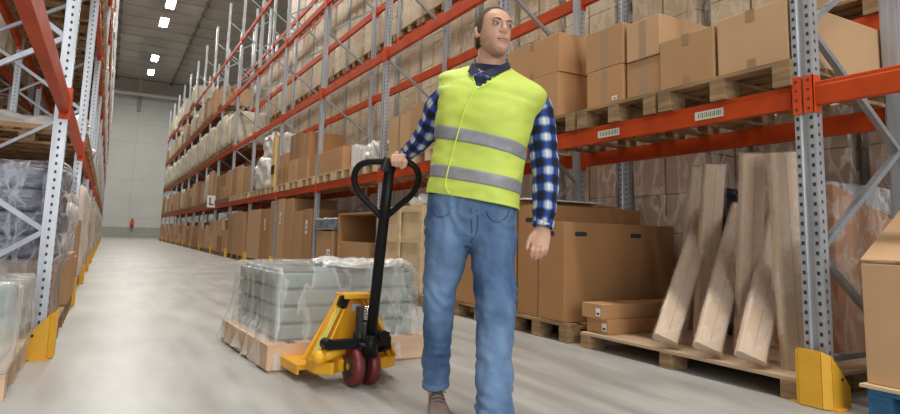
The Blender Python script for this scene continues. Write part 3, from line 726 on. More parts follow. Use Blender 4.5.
for b in range(1, 14):
    for j, yy in enumerate(lslot(b)):
        where = '%s, left rack, %s, %s' % (FLO[0], ORD[b]+' bay', LR[j])
        pallet((DL-1.05, yy, 0), 'wooden pallet on the '+where, False, 1.05, .84, group='left rack floor pallets')
        kd = ['pale', 'box', 'bag'][(b+j) % 3] if b < 3 else ('pale', 'beige', 'bag')[(b*2+j) % 3]
        if kd == 'box': carton(DL-1.0, DL+.02, yy+.02, yy+.80, .146, .85, 'brown box on the '+where, card[0], ('x',), 'left rack boxes')
        elif kd == 'bag': bulk((DL-.98, yy, .146), 'pinkish white stacked bag on the '+where, 1.02, .82, 1.15, mat('pink_white', (.74, .66, .60), .6, 0, .1, 4, .5, 9), j, 'left rack bags')
        else: wload((DL-1.02, yy+.02, .146), kd, 'film-wrapped %s carton stack, %s' % (kd, where), 1.04, .80, 1.1, 'left rack wrapped loads', j)
for b in range(1, 14):
    for lvl in (1, 2, 3):
        for j, yy in enumerate(lslot(b)):
            if (b*5+lvl*3+j) % 4 == 0 or (b < 3 and lvl in (1, 2)): continue
            where = '%s, left rack, %s, %s' % (FLO[lvl], ORD[b]+' bay', LR[j]); z = LLV[lvl-1]+SH+.001
            pallet((DL-1.03, yy, z), 'wooden pallet on the '+where, False, 1.05, .84, group='left rack pallets')
            kd = ('pale', 'beige', 'bag')[(b+lvl+j) % 3]
            if kd == 'bag': bulk((DL-1.0, yy, z+.145), 'cream bag on the '+where, .98, .8, .9, cream, j, 'left rack bags')
            else: wload((DL-1.01, yy+.02, z+.145), kd, 'film-wrapped %s carton stack, %s' % (kd, where), 1.0, .80, .9, 'left rack wrapped loads', j)
for b in (1, 2, 3):
    for j, yy in enumerate(lslot(b)):
        where = 'first shelf level, left rack, %s, %s' % (ORD[b]+' bay', LR[j]); z = LLV[0]+SH+.001
        if b == 3: continue
        pallet((DL-1.03, yy, z), 'wooden pallet on the '+where, False, 1.05, .84, group='left rack pallets')
        if j == 1: bulk((DL-.98, yy, z+.145), 'white crumpled plastic bag on the '+where, .95, .8, .28, whitebag, b, 'left rack bags', 'plastic_bag')
        else: carton(DL-.98, DL-.05, yy+.03, yy+.78, z+.145, z+(.20 if b == 1 else .34), 'low pale carton on the '+where, card[1], ('x',), 'left rack boxes')
for i in range(2, 8):
    y = YL+PL*i+.3; frame(DL-RD-.35, y, 'galvanised upright frame of the rack behind the left rack, %s back' % ORD[i-2], True, PI, 'rear left rack frames')
    if i == 7: break
    for l, z in enumerate(LLV[:3]):
        lbeam(DL-RD-.35, y, z, 'orange rail at %s of the rear left rack, %s' % (FLO[l+1], ORD[i-2]+' bay'), True, False, 'rear left rack rails')
        for j in range(3):
            if (i+l+j) % 3 == 0: continue
            yy = y+.12+j*.87; where = '%s, rear left rack, %s, %s' % (FLO[l+1], ORD[i-2]+' bay', LR[j])
            pallet((DL-RD-.35-1.05, yy, z+SH+.001), 'wooden pallet on the '+where, False, 1.05, .84, group='rear left rack pallets')
            if (i+j) % 2: bulk((DL-RD-.35-1.0, yy, z+SH+.146), 'white bag on the '+where, .95, .8, .9, whitebag, j, 'rear left rack bags')
            else: wload((DL-RD-.35-1.02, yy+.02, z+SH+.146), 'pale', 'film-wrapped pale load on the '+where, 1.0, .8, .9, 'rear left wrapped loads', j)
# level 1 of nearer left bays: stacked empty pallets further back
for b in (0, 1, 2):
    for j, yy in enumerate(lslot(b)):
        if b == 0 and j < 2: continue
        for k in range(3):
            pallet((DL-1.03, yy, LLV[1]+SH+.002+k*.146), '%s empty pallet, second level pile, left rack, %s, %s' % (['lowest', 'middle', 'top'][k], ORD[b]+' bay', LR[j]), False, 1.05, .84, group='left rack empty pallets')
tag(FARP.obj('distant_pallets', wood), 'many small wooden pallets under the loads far down the aisle', 'pallets', None, 'stuff')
# ------------------------------------------------------------------ pallet truck (local: x across, -y towards handle, rotated as a whole)
JR = .07
JO = onZ(360, 385, 0)
jk = thing('pallet_truck', 'yellow hand pallet truck with black loop handle and two dark red front wheels', 'pallet truck', (JO.x, JO.y, 0), JR)
# local frame: +y = fork direction
red = mat('wheel_polyurethane', (.16, .022, .025), .4); 
for sx in (-1, 1):
    b = MB(); r = .100; pr = []
    for k, (ax, rr) in enumerate(((-.026, r-.012), (-.02, r), (.02, r), (.026, r-.012))): pr.append([(sx*.045+ax, rr*math.cos(2*PI*i/32), r+rr*math.sin(2*PI*i/32)) for i in range(32)])
    b.rings(pr)
    wv = b.obj('wheel', red, jk, True)
    MB().cyl((sx*.045-.0275, 0, r), (sx*.045+.0275, 0, r), .058, n=24).obj('hub', blkm, wv)
    MB().cyl((sx*.045-.03, 0, r), (sx*.045+.03, 0, r), .018, n=12).obj('axle', chrome, wv)
# steering fork, pump, crossbar
b = MB(); b.box(-.014, .014, -.03, .03, .08, .24); b.cyl((0, 0, .19), (0, 0, .27), .05); b.cyl((0, 0, .27), (0, 0, .40), .038); b.obj('steering_post', blkm, jk)
b = MB().cyl((0, -.055, .215), (0, -.055, .33), .028, n=18); b.cyl((0, -.055, .21), (0, -.055, .225), .042); b.obj('pump_body', blkm, jk, True)
b = MB().cyl((0, -.055, .33), (0, -.055, .395), .014, n=14).cyl((0, -.055, .395), (0, -.055, .41), .022, n=14)
sp = [(.024*math.cos(t*.9), -.055+.024*math.sin(t*.9), .34+t*.0011) for t in range(50)]
b.tube(sp, .0035, 6); b.obj('pump_piston', chrome, jk, True)
b = MB(); b.bar((-.19, -.02, .22), (.15, -.02, .22), .05, .045); b.bar((.14, -.02, .22), (.14, .06, .19), .04, .09); b.cyl((-.20, -.05, .225), (-.20, .02, .225), .028); b.cyl((.1, -.06, .25), (.1, .0, .25), .03); b.obj('linkage', blk, jk)
# yellow body: triangular head plate, base, side gussets
b = MB(); y0 = .09
out_ = [(-.27, .055), (.27, .055), (.27, .13), (.075, .455), (-.075, .455), (-.27, .13)]
b.prism([(x, z) for x, z in ((-.265, .12), (.265, .12), (.07, .45), (-.07, .45))], 'y', y0+.07, y0+.09)
b.obj('head_plate', yelj, jk, bevel=.006)
for sx in (-1, 1):
    b = MB(); b.bar((sx*.225, y0+.0, .115), (sx*.055, y0+.05, .455), .05, .055, upv=(0, 1, 0)); b.bar((sx*.22, y0-.02, .12), (sx*.06, y0+.04, .42), .012, .12, upv=(0, 1, 0)); b.obj('gusset', yelj, jk, bevel=.006)
b = MB(); b.box(-.085, .085, y0-.03, y0+.09, .435, .462); b.obj('top_plate', yelj, jk, bevel=.006)
b = MB(); b.prism([(-.228, y0-.02), (-.15, y0-.085), (-.10, y0-.03), (.10, y0-.03), (.14, y0-.07), (.245, y0-.02), (.245, y0+.12), (-.228, y0+.12)], 'z', .06, .125); b.obj('base_frame', yelj, jk, bevel=.012)
b = MB().cyl((-.235, y0-.10, .16), (-.10, y0-.07, .185), .030, n=18).ell((-.235, y0-.10, .16), (.036, .036, .036)); b.obj('linkage_arm', yelj, jk, True)
MB().bar((-.235, y0-.035, .16), (-.105, y0+.012, .385), .004, .07, upv=(0, 1, 0)).obj('label_strip', mat('label_lime', (.62, .60, .16), .5), jk)
b = MB().bar((-.10, y0-.03, .40), (-.075, y0-.01, .44), .05, .03, upv=(0, 1, 0)); b.obj('bracket', blk, jk)
MB().box(.0, .12, y0+.06, y0+.068, .36, .40).obj('capacity_plate', mat('plate_grey', (.62, .62, .60), .5), jk)
for sx in (-1, 1):
    b = MB(); b.box(sx*.19-.08, sx*.19+.08, y0+.12, y0+1.27, .058, .085); b.box(sx*.19-.08, sx*.19-.07, y0+.12, y0+1.27, .035, .058); b.box(sx*.19+.07, sx*.19+.08, y0+.12, y0+1.27, .035, .058); fk = b.obj('fork', yelj, jk)
    MB().cyl((sx*.19-.04, y0+1.12, .0255), (sx*.19+.04, y0+1.12, .0255), .025).obj('load_roller', blkm, fk)
Mj = Matrix.Translation(JO) @ Matrix.Rotation(JR, 4, 'Z'); Mi = Mj.inverted()
# handle: shaft and loop located from their real distances
dB, dT = JO.dot(VH)-.05, JO.dot(VH)-.30
def hp(x, y, t): return Mi @ at(x, y, dB+(dT-dB)*t)
def hy(y): return (345-y)/185
b = MB(); p0 = hp(370, 345, 0); p1 = hp(390, 163, 1); rs = []
for t in (0, .35, .7, 1):
    c = p0.lerp(p1, t); wv = .028-.001*t; ax = (p1-p0).normalized(); sd = (Mi.to_3x3() @ RH); sd = (sd-ax*sd.dot(ax)).normalized(); nn = ax.cross(sd)
    rs.append([c+sd*(wv*math.cos(a))+nn*(.020*math.sin(a)) for a in [2*PI*i/16 for i in range(16)]])
b.rings(rs); b.cyl(p0-Vector((0, 0, .05)), p0.lerp(p1, .06), .045, .03); sh = b.obj('handle_shaft', blk, jk, True)
def loopc(pts, n=6):
    P = [Vector(p) for p in pts]; out = []
    for i in range(len(P)-1):
        a, b_, c, d = P[max(i-1, 0)], P[i], P[i+1], P[min(i+2, len(P)-1)]
        for k in range(n):
            t = k/n; out.append(.5*((2*b_)+(c-a)*t+(2*a-5*b_+4*c-d)*t*t+(3*b_-a-3*c+d)*t**3))
    out.append(P[-1]); return out
LP = [(381, 217), (373, 208), (362, 197), (355.5, 186), (354.5, 175), (359, 166), (368, 162), (380, 161.5), (391, 161), (402, 161), (411, 164), (417.5, 171), (418, 182), (412, 194), (401, 204), (387, 216)]
lp3 = loopc([hp(x, y, hy(y)) for x, y in LP]); lp3 = lp3
MB().tube(lp3, .0165, 12).obj('handle_loop', blk, jk, True)
q = hp(390, 164, 1); MB().bar(hp(387, 172, .96), hp(391, 158, 1.01), .075, .035, upv=(0, -1, 0)).obj('release_lever', blkm, jk, bevel=.008)
# pallet and glass load behind the truck
PJ = Matrix.Translation(JO) @ Matrix.Rotation(JR, 4, 'Z')
a = onZ(268, 372, .0); c_ = onZ(412, 354, 0)
dirx = (c_-a).normalized(); RJ = .05; dirx = Vector((math.cos(RJ), math.sin(RJ), 0))
lpt = pallet((a.x, a.y, 0), 'pale pine pallet carried by the yellow pallet truck', True, 1.02, 1.15, m=woodp, rz=RJ, group='pallet on the truck', h=.15)
MB().box(-.016, -.001, 0, 1.15, .01, .148).obj('side_board', woodp, lpt)
MB().box(-.016, .24, -.016, -.001, .01, .148).box(.25, .78, -.016, -.001, .11, .148).box(.24, .25, -.016, -.001, .11, .148).obj('front_board', woodp, lpt)
MB().box(.78, 1.03, -.016, -.001, .01, .148).obj('front_board', woodp, lpt)
ld = thing('wrapped_glass_load', 'grey green glass crates in four layers under clear film on the pallet truck', 'wrapped pallet load', (a.x, a.y, .152), RJ)
gx = MB()
gcol = mat('glass_crate_green', (.24, .31, .29), .18, 0, .22, 5); gdark = mat('glass_gap_green', (.035, .075, .065), .3)
topz = (onY(330, 268, (a+dirx*.5).y+.1)).z-.152
H = max(.40, min(.58, topz-.03)); nL = 4
for k in range(nL):
    z0 = k*H/nL; z1 = (k+1)*H/nL
    for i, (xa, xb) in enumerate(((.06, .50), (.52, .96))):
        for j, (ya, yb) in enumerate(((.07, .56), (.58, 1.08))):
            b = grid_box(xa, xb, ya, yb, z0+.001, z1-.010, (10, 10, 4), .16)
            b.obj('glass_crate', gcol, ld, True)
    MB().box(.09, .93, .10, 1.05, z1-.0095, z1).obj('divider_sheet', gdark, ld)
MB().box(.43, .47, .062, .07, H*.55, H*.72).obj('red_label', mat('label_red', (.6, .03, .03), .5), ld)
# draped film: skirt grid from a lumpy top down to the pallet
def drape():
    b = MB(); nx = 96; rs = []
    prof = [(-.03, H+.02), (-.01, H+.015), (.005, H-.02), (.008, H*.8), (.01, H*.6), (.012, H*.4), (.018, H*.2), (.03, .05), (.045, -.03), (.06, -.09), (.07, -.13)]
    X0, X1, Y0_, Y1 = .05, .97, .06, 1.09
    def per(t):
        L = [(X1-X0), (Y1-Y0_)]; tot = 2*sum(L); s = t*tot
        if s < L[0]: return Vector((X0+s, Y0_, 0)), Vector((0, -1, 0))
        s -= L[0]
        if s < L[1]: return Vector((X1, Y0_+s, 0)), Vector((1, 0, 0))
        s -= L[1]
        if s < L[0]: return Vector((X1-s, Y1, 0)), Vector((0, 1, 0))
        s -= L[0]; return Vector((X0, Y1-s, 0)), Vector((-1, 0, 0))
    cen = Vector(((X0+X1)/2, (Y0_+Y1)/2, 0))
    for k, (o, z) in enumerate([(None, .99), (None, .6)]+prof):
        ring = []
        for i in range(nx*2):
            p, n = per(i/(nx*2)); n = (n+(p-cen).normalized()*.7).normalized()
            if o is None: q = cen+(p-cen)*(1-z) if z > .9 else cen+(p-cen)*.62; q = Vector((q.x, q.y, H+.03+noise.noise(q*6)*.03))
            else:
                fl = .5+noise.noise(Vector((p.x*5, p.y*5, z*1.5)))+.0
                q = p+n*(o+max(0, (k-6))*.006*math.sin(i*.55+noise.noise(p*4)*4)+.012*fl)+Vector((0, 0, z+noise.noise(p*7+Vector((0, 0, k)))*(.012 if k < 9 else .035)))
            ring.append(q)
        rs.append(ring)
    b.rings(rs, 0, True, False); return b
fo = drape().obj('plastic_film', film_mat('load_film', (.88, .91, .91), .22, .5, 6), ld, True)
b = crumple(grid_box(.35, .98, .04, .5, H+.02, H+.06, (18, 18, 4), .4), .035, 8, 3); b.obj('bunched_film', film_mat('bunch_film', (.93, .94, .94), .35, .85, 9), ld, True)
# ------------------------------------------------------------------ the man
DM = 2.76
O = at(474, 420, DM); O.z = 0
def L(x, y, dy=0.):
    w = at(x, y, DM+dy)-O; return Vector((w.dot(RH), w.dot(VH), w.z))
PXM = (L(500, 200)-L(490, 200)).x/10      # metres per pixel at the man's plane
def catm(keys, n):
    """keys: list of tuples of floats; catmull-rom resample with n per span"""
    out = []
    K = [list(k) for k in keys]
    for i in range(len(K)-1):
        a, b_, c, d = K[max(i-1, 0)], K[i], K[i+1], K[min(i+2, len(K)-1)]
        for k in range(n):
            t = k/n; out.append([.5*((2*q)+(r-p)*t+(2*p-5*q+4*r-s_)*t*t+(3*q-p-3*r+s_)*t**3) for p, q, r, s_ in zip(a, b_, c, d)])
    out.append(K[-1]); return out
def limb(keys, n=5, seg=28, wr=.0, wsc=14., seed=0):
    """keys: (px, py, dy, halfwidth_px, depth_ratio). returns list of rings; first is the start"""
    ks = catm(keys, n); C = [L(k[0], k[1], k[2]) for k in ks]; rs = []
    for j, k in enumerate(ks):
        t = (C[min(j+1, len(C)-1)]-C[max(j-1, 0)]).normalized()
        sd = Vector((1, 0, 0)); sd = sd-t*sd.dot(t)
        if sd.length < .35: sd = Vector((0, 0, 1))-t*t.z
        sd.normalize(); nn = t.cross(sd); a = k[3]*PXM; b_ = a*k[4]; ring = []
        for i in range(seg):
            th = 2*PI*i/seg; p = C[j]+sd*(a*math.cos(th))+nn*(b_*math.sin(th))
            if wr:
                d = (p-C[j]).normalized(); q = Vector((p.x*wsc, p.y*wsc, p.z*wsc*1.7))+Vector((seed*5.1, 0, seed))
                p += d*(wr*(noise.noise(q)+.5*noise.noise(q*2.3)))
            ring.append(p)
        rs.append(ring)
    return rs
def remesh(mb, name, m, voxel, parent=None, smooth=6, sub=None):
    o = mb.obj(name, m, parent, True)
    md = o.modifiers.new('r', 'REMESH'); md.mode = 'VOXEL'; md.voxel_size = voxel; md.use_smooth_shade = True
    ms = o.modifiers.new('s', 'SMOOTH'); ms.factor = .5; ms.iterations = smooth
    dg = bpy.context.evaluated_depsgraph_get(); me = bpy.data.meshes.new_from_object(o.evaluated_get(dg)); o.modifiers.clear(); old = o.data; o.data = me; me.name = name; bpy.data.meshes.remove(old)
    for p in me.polygons: p.use_smooth = True
    return o
skin = mat('skin', (.60, .34, .235), .48, 0, .06, 14, .1, 120)
sb = skin.node_tree.nodes['Principled BSDF']; sb.inputs['Subsurface Weight'].default_value = .12; sb.inputs['Subsurface Radius'].default_value = (.02, .008, .004); sb.inputs['Subsurface Scale'].default_value = .5
TY = math.radians(-25)      # the chest turns towards the truck (image left)
def ring_at(px, py, hw, dr, dy=0, yaw=TY, tilt=0., seg=72, pw=2.4, wr=0., hwl=None, tl=0):
    c = L(px, py, dy); a = hw*PXM; b_ = dr; out = []
    for i in range(seg):
        th = 2*PI*i/seg; cs, sn = math.cos(th), math.sin(th)
        x = a*math.copysign(abs(cs)**(2/pw), cs); y = b_*math.copysign(abs(sn)**(2/pw), sn)
        X = x*math.cos(yaw)-y*math.sin(yaw); Y = x*math.sin(yaw)+y*math.cos(yaw)
        k = a/max(1e-6, math.hypot(a*math.cos(yaw), b_*math.sin(yaw))); 
        p = c+Vector((X, Y, -tilt*X+tl*Y))
        if wr:
            d = Vector((X, Y, 0)).normalized(); q = Vector((p.x*7, p.y*7, p.z*11)); p += d*wr*(noise.noise(q)+.6*noise.noise(q*2.4+Vector((3, 1, 2))))
        out.append(p)
    return out
# ---- head (own local frame, face to -y), then turned and placed
HC = L(493.5, 33.5, .02)
def headmat(): return Matrix.Translation(HC) @ Matrix.Rotation(math.radians(24), 4, 'Z') @ Matrix.Rotation(math.radians(-4), 4, 'X') @ Matrix.Rotation(math.radians(3), 4, 'Y') @ Matrix.Scale(1.07, 4)
HM = headmat()
def xf(mb, M):
    mb.v = [tuple(M @ Vector(v)) for v in mb.v]; return mb
head = MB()
head.ell((0, .012, .035), (.074, .094, .082), n=32, k=20)          # skull
prof = [  # z, half width, front y, back y
    (-.120, .015, -.078, -.035), (-.114, .027, -.090, -.02), (-.100, .037, -.095, .0), (-.08, .047, -.092, .03), (-.06, .055, -.089, .05), (-.035, .062, -.087, .065), (-.01, .068, -.086, .08),
    (.015, .070, -.087, .09), (.04, .072, -.089, .1), (.06, .070, -.083, .098), (.085, .060, -.066, .088), (.105, .042, -.04, .07), (.115, .02, -.01, .045)]
rs = []
for z, hw, fy, by in prof:
    cy = (fy+by)/2; ry = (by-fy)/2; r_ = []
    for i in range(36):
        th = 2*PI*i/36; cs, sn = math.cos(th), math.sin(th)
        pw = 2.25; r_.append((hw*math.copysign(abs(cs)**(2/pw), cs), cy+ry*math.copysign(abs(sn)**(2/pw), sn), z))
    rs.append(r_)
head.rings(rs)
head.ell((0, -.082, .026), (.052, .014, .011))                     # brow
head.prism([(-.0065, -.082), (.0065, -.082), (.0045, -.1), (-.0045, -.1)], 'z', -.01, .03)
rsn = []
for z, hw, fy in ((.028, .007, -.094), (.01, .008, -.102), (-.008, .0095, -.110), (-.020, .0125, -.117), (-.028, .0140, -.109), (-.033, .010, -.098)):
    rsn.append([(hw*math.cos(2*PI*i/14), (-.082+fy)/2+((fy+.082)/2)*-math.sin(2*PI*i/14), z) for i in range(14)])
head.rings(rsn)                                                    # nose
for sx in (-1, 1):
    head.ell((sx*.0115, -.094, -.026), (.0075, .010, .007), n=12)
    head.ell((sx*.042, -.020, -.068), (.015, .034, .022), n=14)     # jaw corner
    # ear
    head.ell((sx*.078, .018, -.005), (.007, .016, .029), Matrix.Rotation(sx*.25, 3, 'Z') @ Matrix.Rotation(-.15, 3, 'X'), n=16)
    head.ell((sx*.076, .010, -.022), (.008, .012, .012), n=12)
head.ell((0, -.090, -.056), (.026, .0085, .006), n=20); head.ell((0, -.089, -.067), (.022, .0095, .007), n=20)   # lips base
head.ell((0, -.086, -.100), (.020, .014, .014), n=16)              # chin
xf(head, HM)
body = MB(); body.v = head.v; body.f = head.f; body.m = head.m
# neck
body.rings(limb([(492, 50, .045, 14.5, 1.05), (491, 60, .05, 14.5, 1.0), (489, 70, .06, 16, 1.0), (487, 80, .06, 24, .8)], 4))
# torso inside the clothes
def torso(sc, keys): return [ring_at(x, y, hw*sc, dr*sc, dy, tilt=ti) for x, y, hw, dr, dy, ti in keys]
TK = [(472, 222, 42, .115, .0, .02), (472, 203, 41, .115, .0, .1), (474, 180, 40, .112, 0, .15), (478, 150, 42, .118, 0, .2), (483, 120, 45, .125, .01, .22), (487, 98, 46, .120, .02, .22), (489, 84, 42, .10, .035, .22), (489, 76, 26, .075, .05, .2), (490, 70, 15, .05, .055, .1)]
body.rings(torso(.9, TK))
# arms (image right = his left arm, hangs), then the arm reaching to the handle
AL = [(522, 94, .03, 11, 1), (532, 101, .03, 12, 1), (540, 130, .02, 12, 1), (544, 160, .0, 10.5, 1), (545, 190, -.02, 9.5, 1), (543.5, 216, -.05, 7, .8), (542.5, 228, -.06, 7, .7)]
AR = [(454, 90, .03, 10, 1), (447, 97, .05, 11, 1), (438, 110, .105, 9, 1), (428.5, 130, .185, 8, 1), (419, 142, .245, 7, 1), (409, 152, .31, 6.2, .9), (403, 156, .34, 5.4, .8)]
body.rings(limb(AL, 4, 20)); body.rings(limb(AR, 4, 20))
LR_ = [(446, 228, .02, 19, 1), (443, 260, .02, 15, 1), (439, 300, .04, 12, 1), (436, 340, .08, 10, 1), (435, 385, .13, 8, 1), (436, 402, .13, 7, 1)]
LL_ = [(494, 228, .0, 19, 1), (495, 260, -.03, 15, 1), (495, 300, -.08, 12.5, 1), (494, 345, -.12, 11, 1), (494, 400, -.19, 8, 1), (494, 422, -.2, 7, 1)]
body.rings(limb(LR_, 4, 18)); body.rings(limb(LL_, 4, 18))
# hanging hand
def chain(pts, rad): body.tube([L(*p) for p in pts], rad, 12); [body.ell(L(*p), (r_, r_, r_), n=10, k=6) for p, r_ in ((pts[0], rad[0]), (pts[-1], rad[-1]))]
palm = [(543, 226, -.06, 6.5, .62), (542, 233, -.07, 8.6, .46), (540.5, 241, -.08, 9.4, .42), (539.5, 247, -.085, 9.0, .42)]
body.rings(limb(palm, 4, 18))
chain([(536, 231, -.07), (530.5, 237, -.085), (528, 243, -.10), (527, 248.5, -.11)], [.012, .0115, .0095, .008])       # thumb
for k, (x0, x1, x2, x3, ln) in enumerate(((533.5, 531.5, 531, 532, 1.0), (538, 536.5, 535.5, 535.5, 1.12), (542.5, 541.8, 540.5, 539.8, 1.05), (546.8, 546.5, 545.3, 544, .85))):
    y = 246
    chain([(x0, y-1, -.085), (x1, y+4.5*ln, -.098), (x2, y+8.5*ln, -.088), (x3, y+11.5*ln, -.070)], [.0098, .0092, .0085, .0072])
# gripping hand on the loop
palmr = [(404, 155, .34, 5.0, .75), (400.5, 156, .35, 6.6, .62), (396.5, 157.5, .355, 7, .55)]
body.rings(limb(palmr, 4, 16))
lh = (dT-DM)          # loop depth relative to the man
hand_front = lh-.032
for k, x in enumerate((392.5, 396.0, 399.5, 403.0)):
    dd = lh
    chain([(x+2.0, 155.5, dd+.012), (x, 156.2, dd-.022), (x-.4, 161.5, dd-.034), (x+.3, 166.3-abs(k-1.3)*.9, dd-.022)], [.0102, .0098, .009, .0078])
chain([(403, 158, lh-.0), (406, 162, lh-.03), (404.5, 166.5, lh-.032), (401.5, 168, lh-.028)], [.012, .011, .0095, .0085])
Mm = Matrix.Translation(O) @ Matrix.Rotation(-YAW, 4, 'Z')
man = remesh(body, 'person', skin, .0040, None, 3)
man.matrix_world = Mm
tag(man, 'man in yellow vest and jeans pulling the pallet truck, head turned to the right', 'person')
# face colouring by position: lips
lipm = mat('lips', (.50, .215, .17), .45); man.data.materials.append(lipm); stub = mat('stubble', (.50, .285, .20), .55); man.data.materials.append(stub)
HI = HM.inverted()
for p in man.data.polygons:
    q = HI @ p.center
    if -.2 < q.z < .2 and abs(q.x) < .09 and q.y < .1:
        if abs(q.x) < .025-.5*abs(q.z+.0615) and -.072 < q.z < -.052 and q.y < -.075: p.material_index = 1
        elif q.z < -.045 and q.y < -.0 and q.z > -.125 and abs(q.x) < .06: p.material_index = 2
# eyes, brows, mouth line, hair
def hpart(name, mb, m, smooth=True):
    o = xf(mb, HM).obj(name, m, man, smooth); return o
for sx in (-1, 1):
    e = hpart('eye', MB().ell((sx*.031, -.0795, .0065), (.0125, .0095, .0068), n=18), mat('eye_white', (.42, .38, .35), .35))
    i_ = MB().ell((sx*.031+.0030, -.0875, .0070), (.0064, .003, .0060), n=14); xf(i_, HM).obj('iris', mat('iris_dark', (.05, .055, .06), .2), e, True)
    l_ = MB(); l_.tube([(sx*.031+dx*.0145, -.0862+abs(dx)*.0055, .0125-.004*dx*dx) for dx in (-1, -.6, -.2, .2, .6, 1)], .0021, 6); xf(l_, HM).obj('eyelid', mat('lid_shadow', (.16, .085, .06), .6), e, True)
    b = MB(); b.tube([(sx*(.014+.034*t), -.0965+.012*t*t, .024+.005*math.sin(t*2.6)) for t in (0, .2, .4, .6, .8, 1)], [.0026, .0033, .0034, .0032, .0026, .0015], 8); hpart('eyebrow', b, mat('brow_hair', (.09, .05, .03), .8))
b = MB(); b.tube([(x, -.0985+abs(x)*.25, -.0615+.10*abs(x)**1.2*.2) for x in (-.022, -.014, -.006, 0, .006, .014, .022)], .0015, 6); hpart('mouth_line', b, mat('mouth_dark', (.16, .05, .04), .6))
# hair cap: short, high forehead
b = MB(); rs = []; NN = 48; hm = mat('short_hair', (.115, .07, .042), .85, 0, .3, 60, .6, 300)
vs = []; K = 16
for j in range(K+1):
    ring = []
    for i in range(NN):
        ph = 2*PI*i/NN; fr = -math.sin(ph)      # fr=1 front
        # lower edge of the hair per direction
        zl = -.055 if fr < -.2 else (-.055+(fr+.2)/.45*.05 if fr < .25 else (-.005+(fr-.25)/.25*.07 if fr < .5 else .065+(fr-.5)/.5*.035))
        z = .1225*math.cos(j/K*PI/2*1.0); 
        zmin = zl; zc = zmin+(.121-zmin)*math.cos(j/K*PI/2)
        # ellipsoid radius at that height
        if zc > .035: s_ = math.sqrt(max(0, 1-((zc-.035)/.0865)**2))
        else: s_ = 1-.12*((.035-zc)/.09)**2
        ring.append((.0775*s_*math.cos(ph), .010+.098*s_*math.sin(ph), zc))
    rs.append(ring)
b.rings(rs[::-1], 0, True, False)
b = crumple(b, .0012, 60, 1); hpart('hair', b, hm)
# ---- shirt: torso + sleeves with plaid
plaid = bpy.data.materials.new('plaid_cotton'); plaid.use_nodes = True; nt = plaid.node_tree; pb = nt.nodes['Principled BSDF']; pb.inputs['Roughness'].default_value = .85
uvn = nt.nodes.new('ShaderNodeUVMap'); uvn.uv_map = 'UVMap'; sx_ = nt.nodes.new('ShaderNodeSeparateXYZ'); nt.links.new(uvn.outputs[0], sx_.inputs[0])
def mth(op, a, b_=None, c=None):
    n = nt.nodes.new('ShaderNodeMath'); n.operation = op
    for i, v in enumerate((a, b_, c)):
        if v is None: continue
        if isinstance(v, (int, float)): n.inputs[i].default_value = v
        else: nt.links.new(v, n.inputs[i])
    return n.outputs[0]
def stripes(sock, freq, ph):
    w = mth('SINE', mth('MULTIPLY_ADD', sock, freq*2*PI, ph)); r = nt.nodes.new('ShaderNodeValToRGB'); e = r.color_ramp.elements
    e[0].position = .22; e[0].color = (0, 0, 0, 1); e[1].position = .80; e[1].color = (1, 1, 1, 1)
    nt.links.new(mth('MULTIPLY_ADD', w, .5, .5), r.inputs[0]); return r.outputs[0]
su = stripes(sx_.outputs[0], 1/.078, .6); sv = stripes(sx_.outputs[1], 1/.078, 0)
av = mth('MULTIPLY', mth('ADD', su, sv), .5)
cr_ = nt.nodes.new('ShaderNodeValToRGB'); e = cr_.color_ramp.elements; e[0].position = 0; e[0].color = (.004, .006, .02, 1); e[1].position = 1; e[1].color = (.70, .72, .76, 1)
k_ = e.new(.5); k_.color = (.02, .065, .30, 1); k2 = e.new(.28); k2.color = (.008, .018, .075, 1); k3 = e.new(.7); k3.color = (.16, .26, .52, 1)
nt.links.new(av, cr_.inputs[0])
fine = stripes(sx_.outputs[0], 1/.0215, 0); mxn = nt.nodes.new('ShaderNodeMix'); mxn.data_type = 'RGBA'; mxn.blend_type = 'MULTIPLY'; mxn.inputs[0].default_value = .35
nt.links.new(cr_.outputs[0], mxn.inputs[6]); nt.links.new(fine, mxn.inputs[7]); nt.links.new(mxn.outputs[2], pb.inputs['Base Color'])
def uvrings(name, ringsets, m, parent, caps=()):
    b = MB(); uvs = []
    for rs in ringsets:
        n = len(rs[0]); base = len(b.v); v = 0; cen = [sum((Vector(p) for p in r), Vector())/n for r in rs]
        per = sum((Vector(rs[len(rs)//2][i])-Vector(rs[len(rs)//2][i-1])).length for i in range(n)); per = round(per/.078)*.078
        vv = [0]
        for j in range(1, len(rs)): vv.append(vv[-1]+(cen[j]-cen[j-1]).length)
        for r in rs: b.v += [tuple(p) for p in r]
        for j in range(len(rs)-1):
            for i in range(n):
                b.f.append((base+j*n+i, base+j*n+(i+1) % n, base+(j+1)*n+(i+1) % n, base+(j+1)*n+i)); b.m.append(0)
                u0, u1 = i/n*per, (i+1)/n*per; uvs.append(((u0, vv[j]), (u1, vv[j]), (u1, vv[j+1]), (u0, vv[j+1])))
    me = bpy.data.meshes.new(name); me.from_pydata(b.v, [], b.f); me.materials.append(m); ul = me.uv_layers.new(name='UVMap')
    for p, q in zip(me.polygons, uvs):
        p.use_smooth = True
        for li, c in zip(p.loop_indices, q): ul.data[li].uv = c
    o = bpy.data.objects.new(name, me); COL.objects.link(o); o.parent = parent
    sm = o.modifiers.new('t', 'SOLIDIFY'); sm.thickness = .002; sm.offset = -1
    return o
SL = [(524, 94, .03, 12, 1.0), (532, 100, .03, 14.5, 1.0), (538.5, 113, .03, 15.5, 1.05), (541.5, 135, .02, 15, 1.05), (543.5, 155, .005, 14.3, 1.05), (545, 175, -.01, 13.2, 1.0), (545.5, 195, -.03, 12.6, 1), (544.5, 212, -.045, 11.2, .95), (543, 222, -.055, 10, .9), (542.8, 226, -.058, 9.8, .9)]
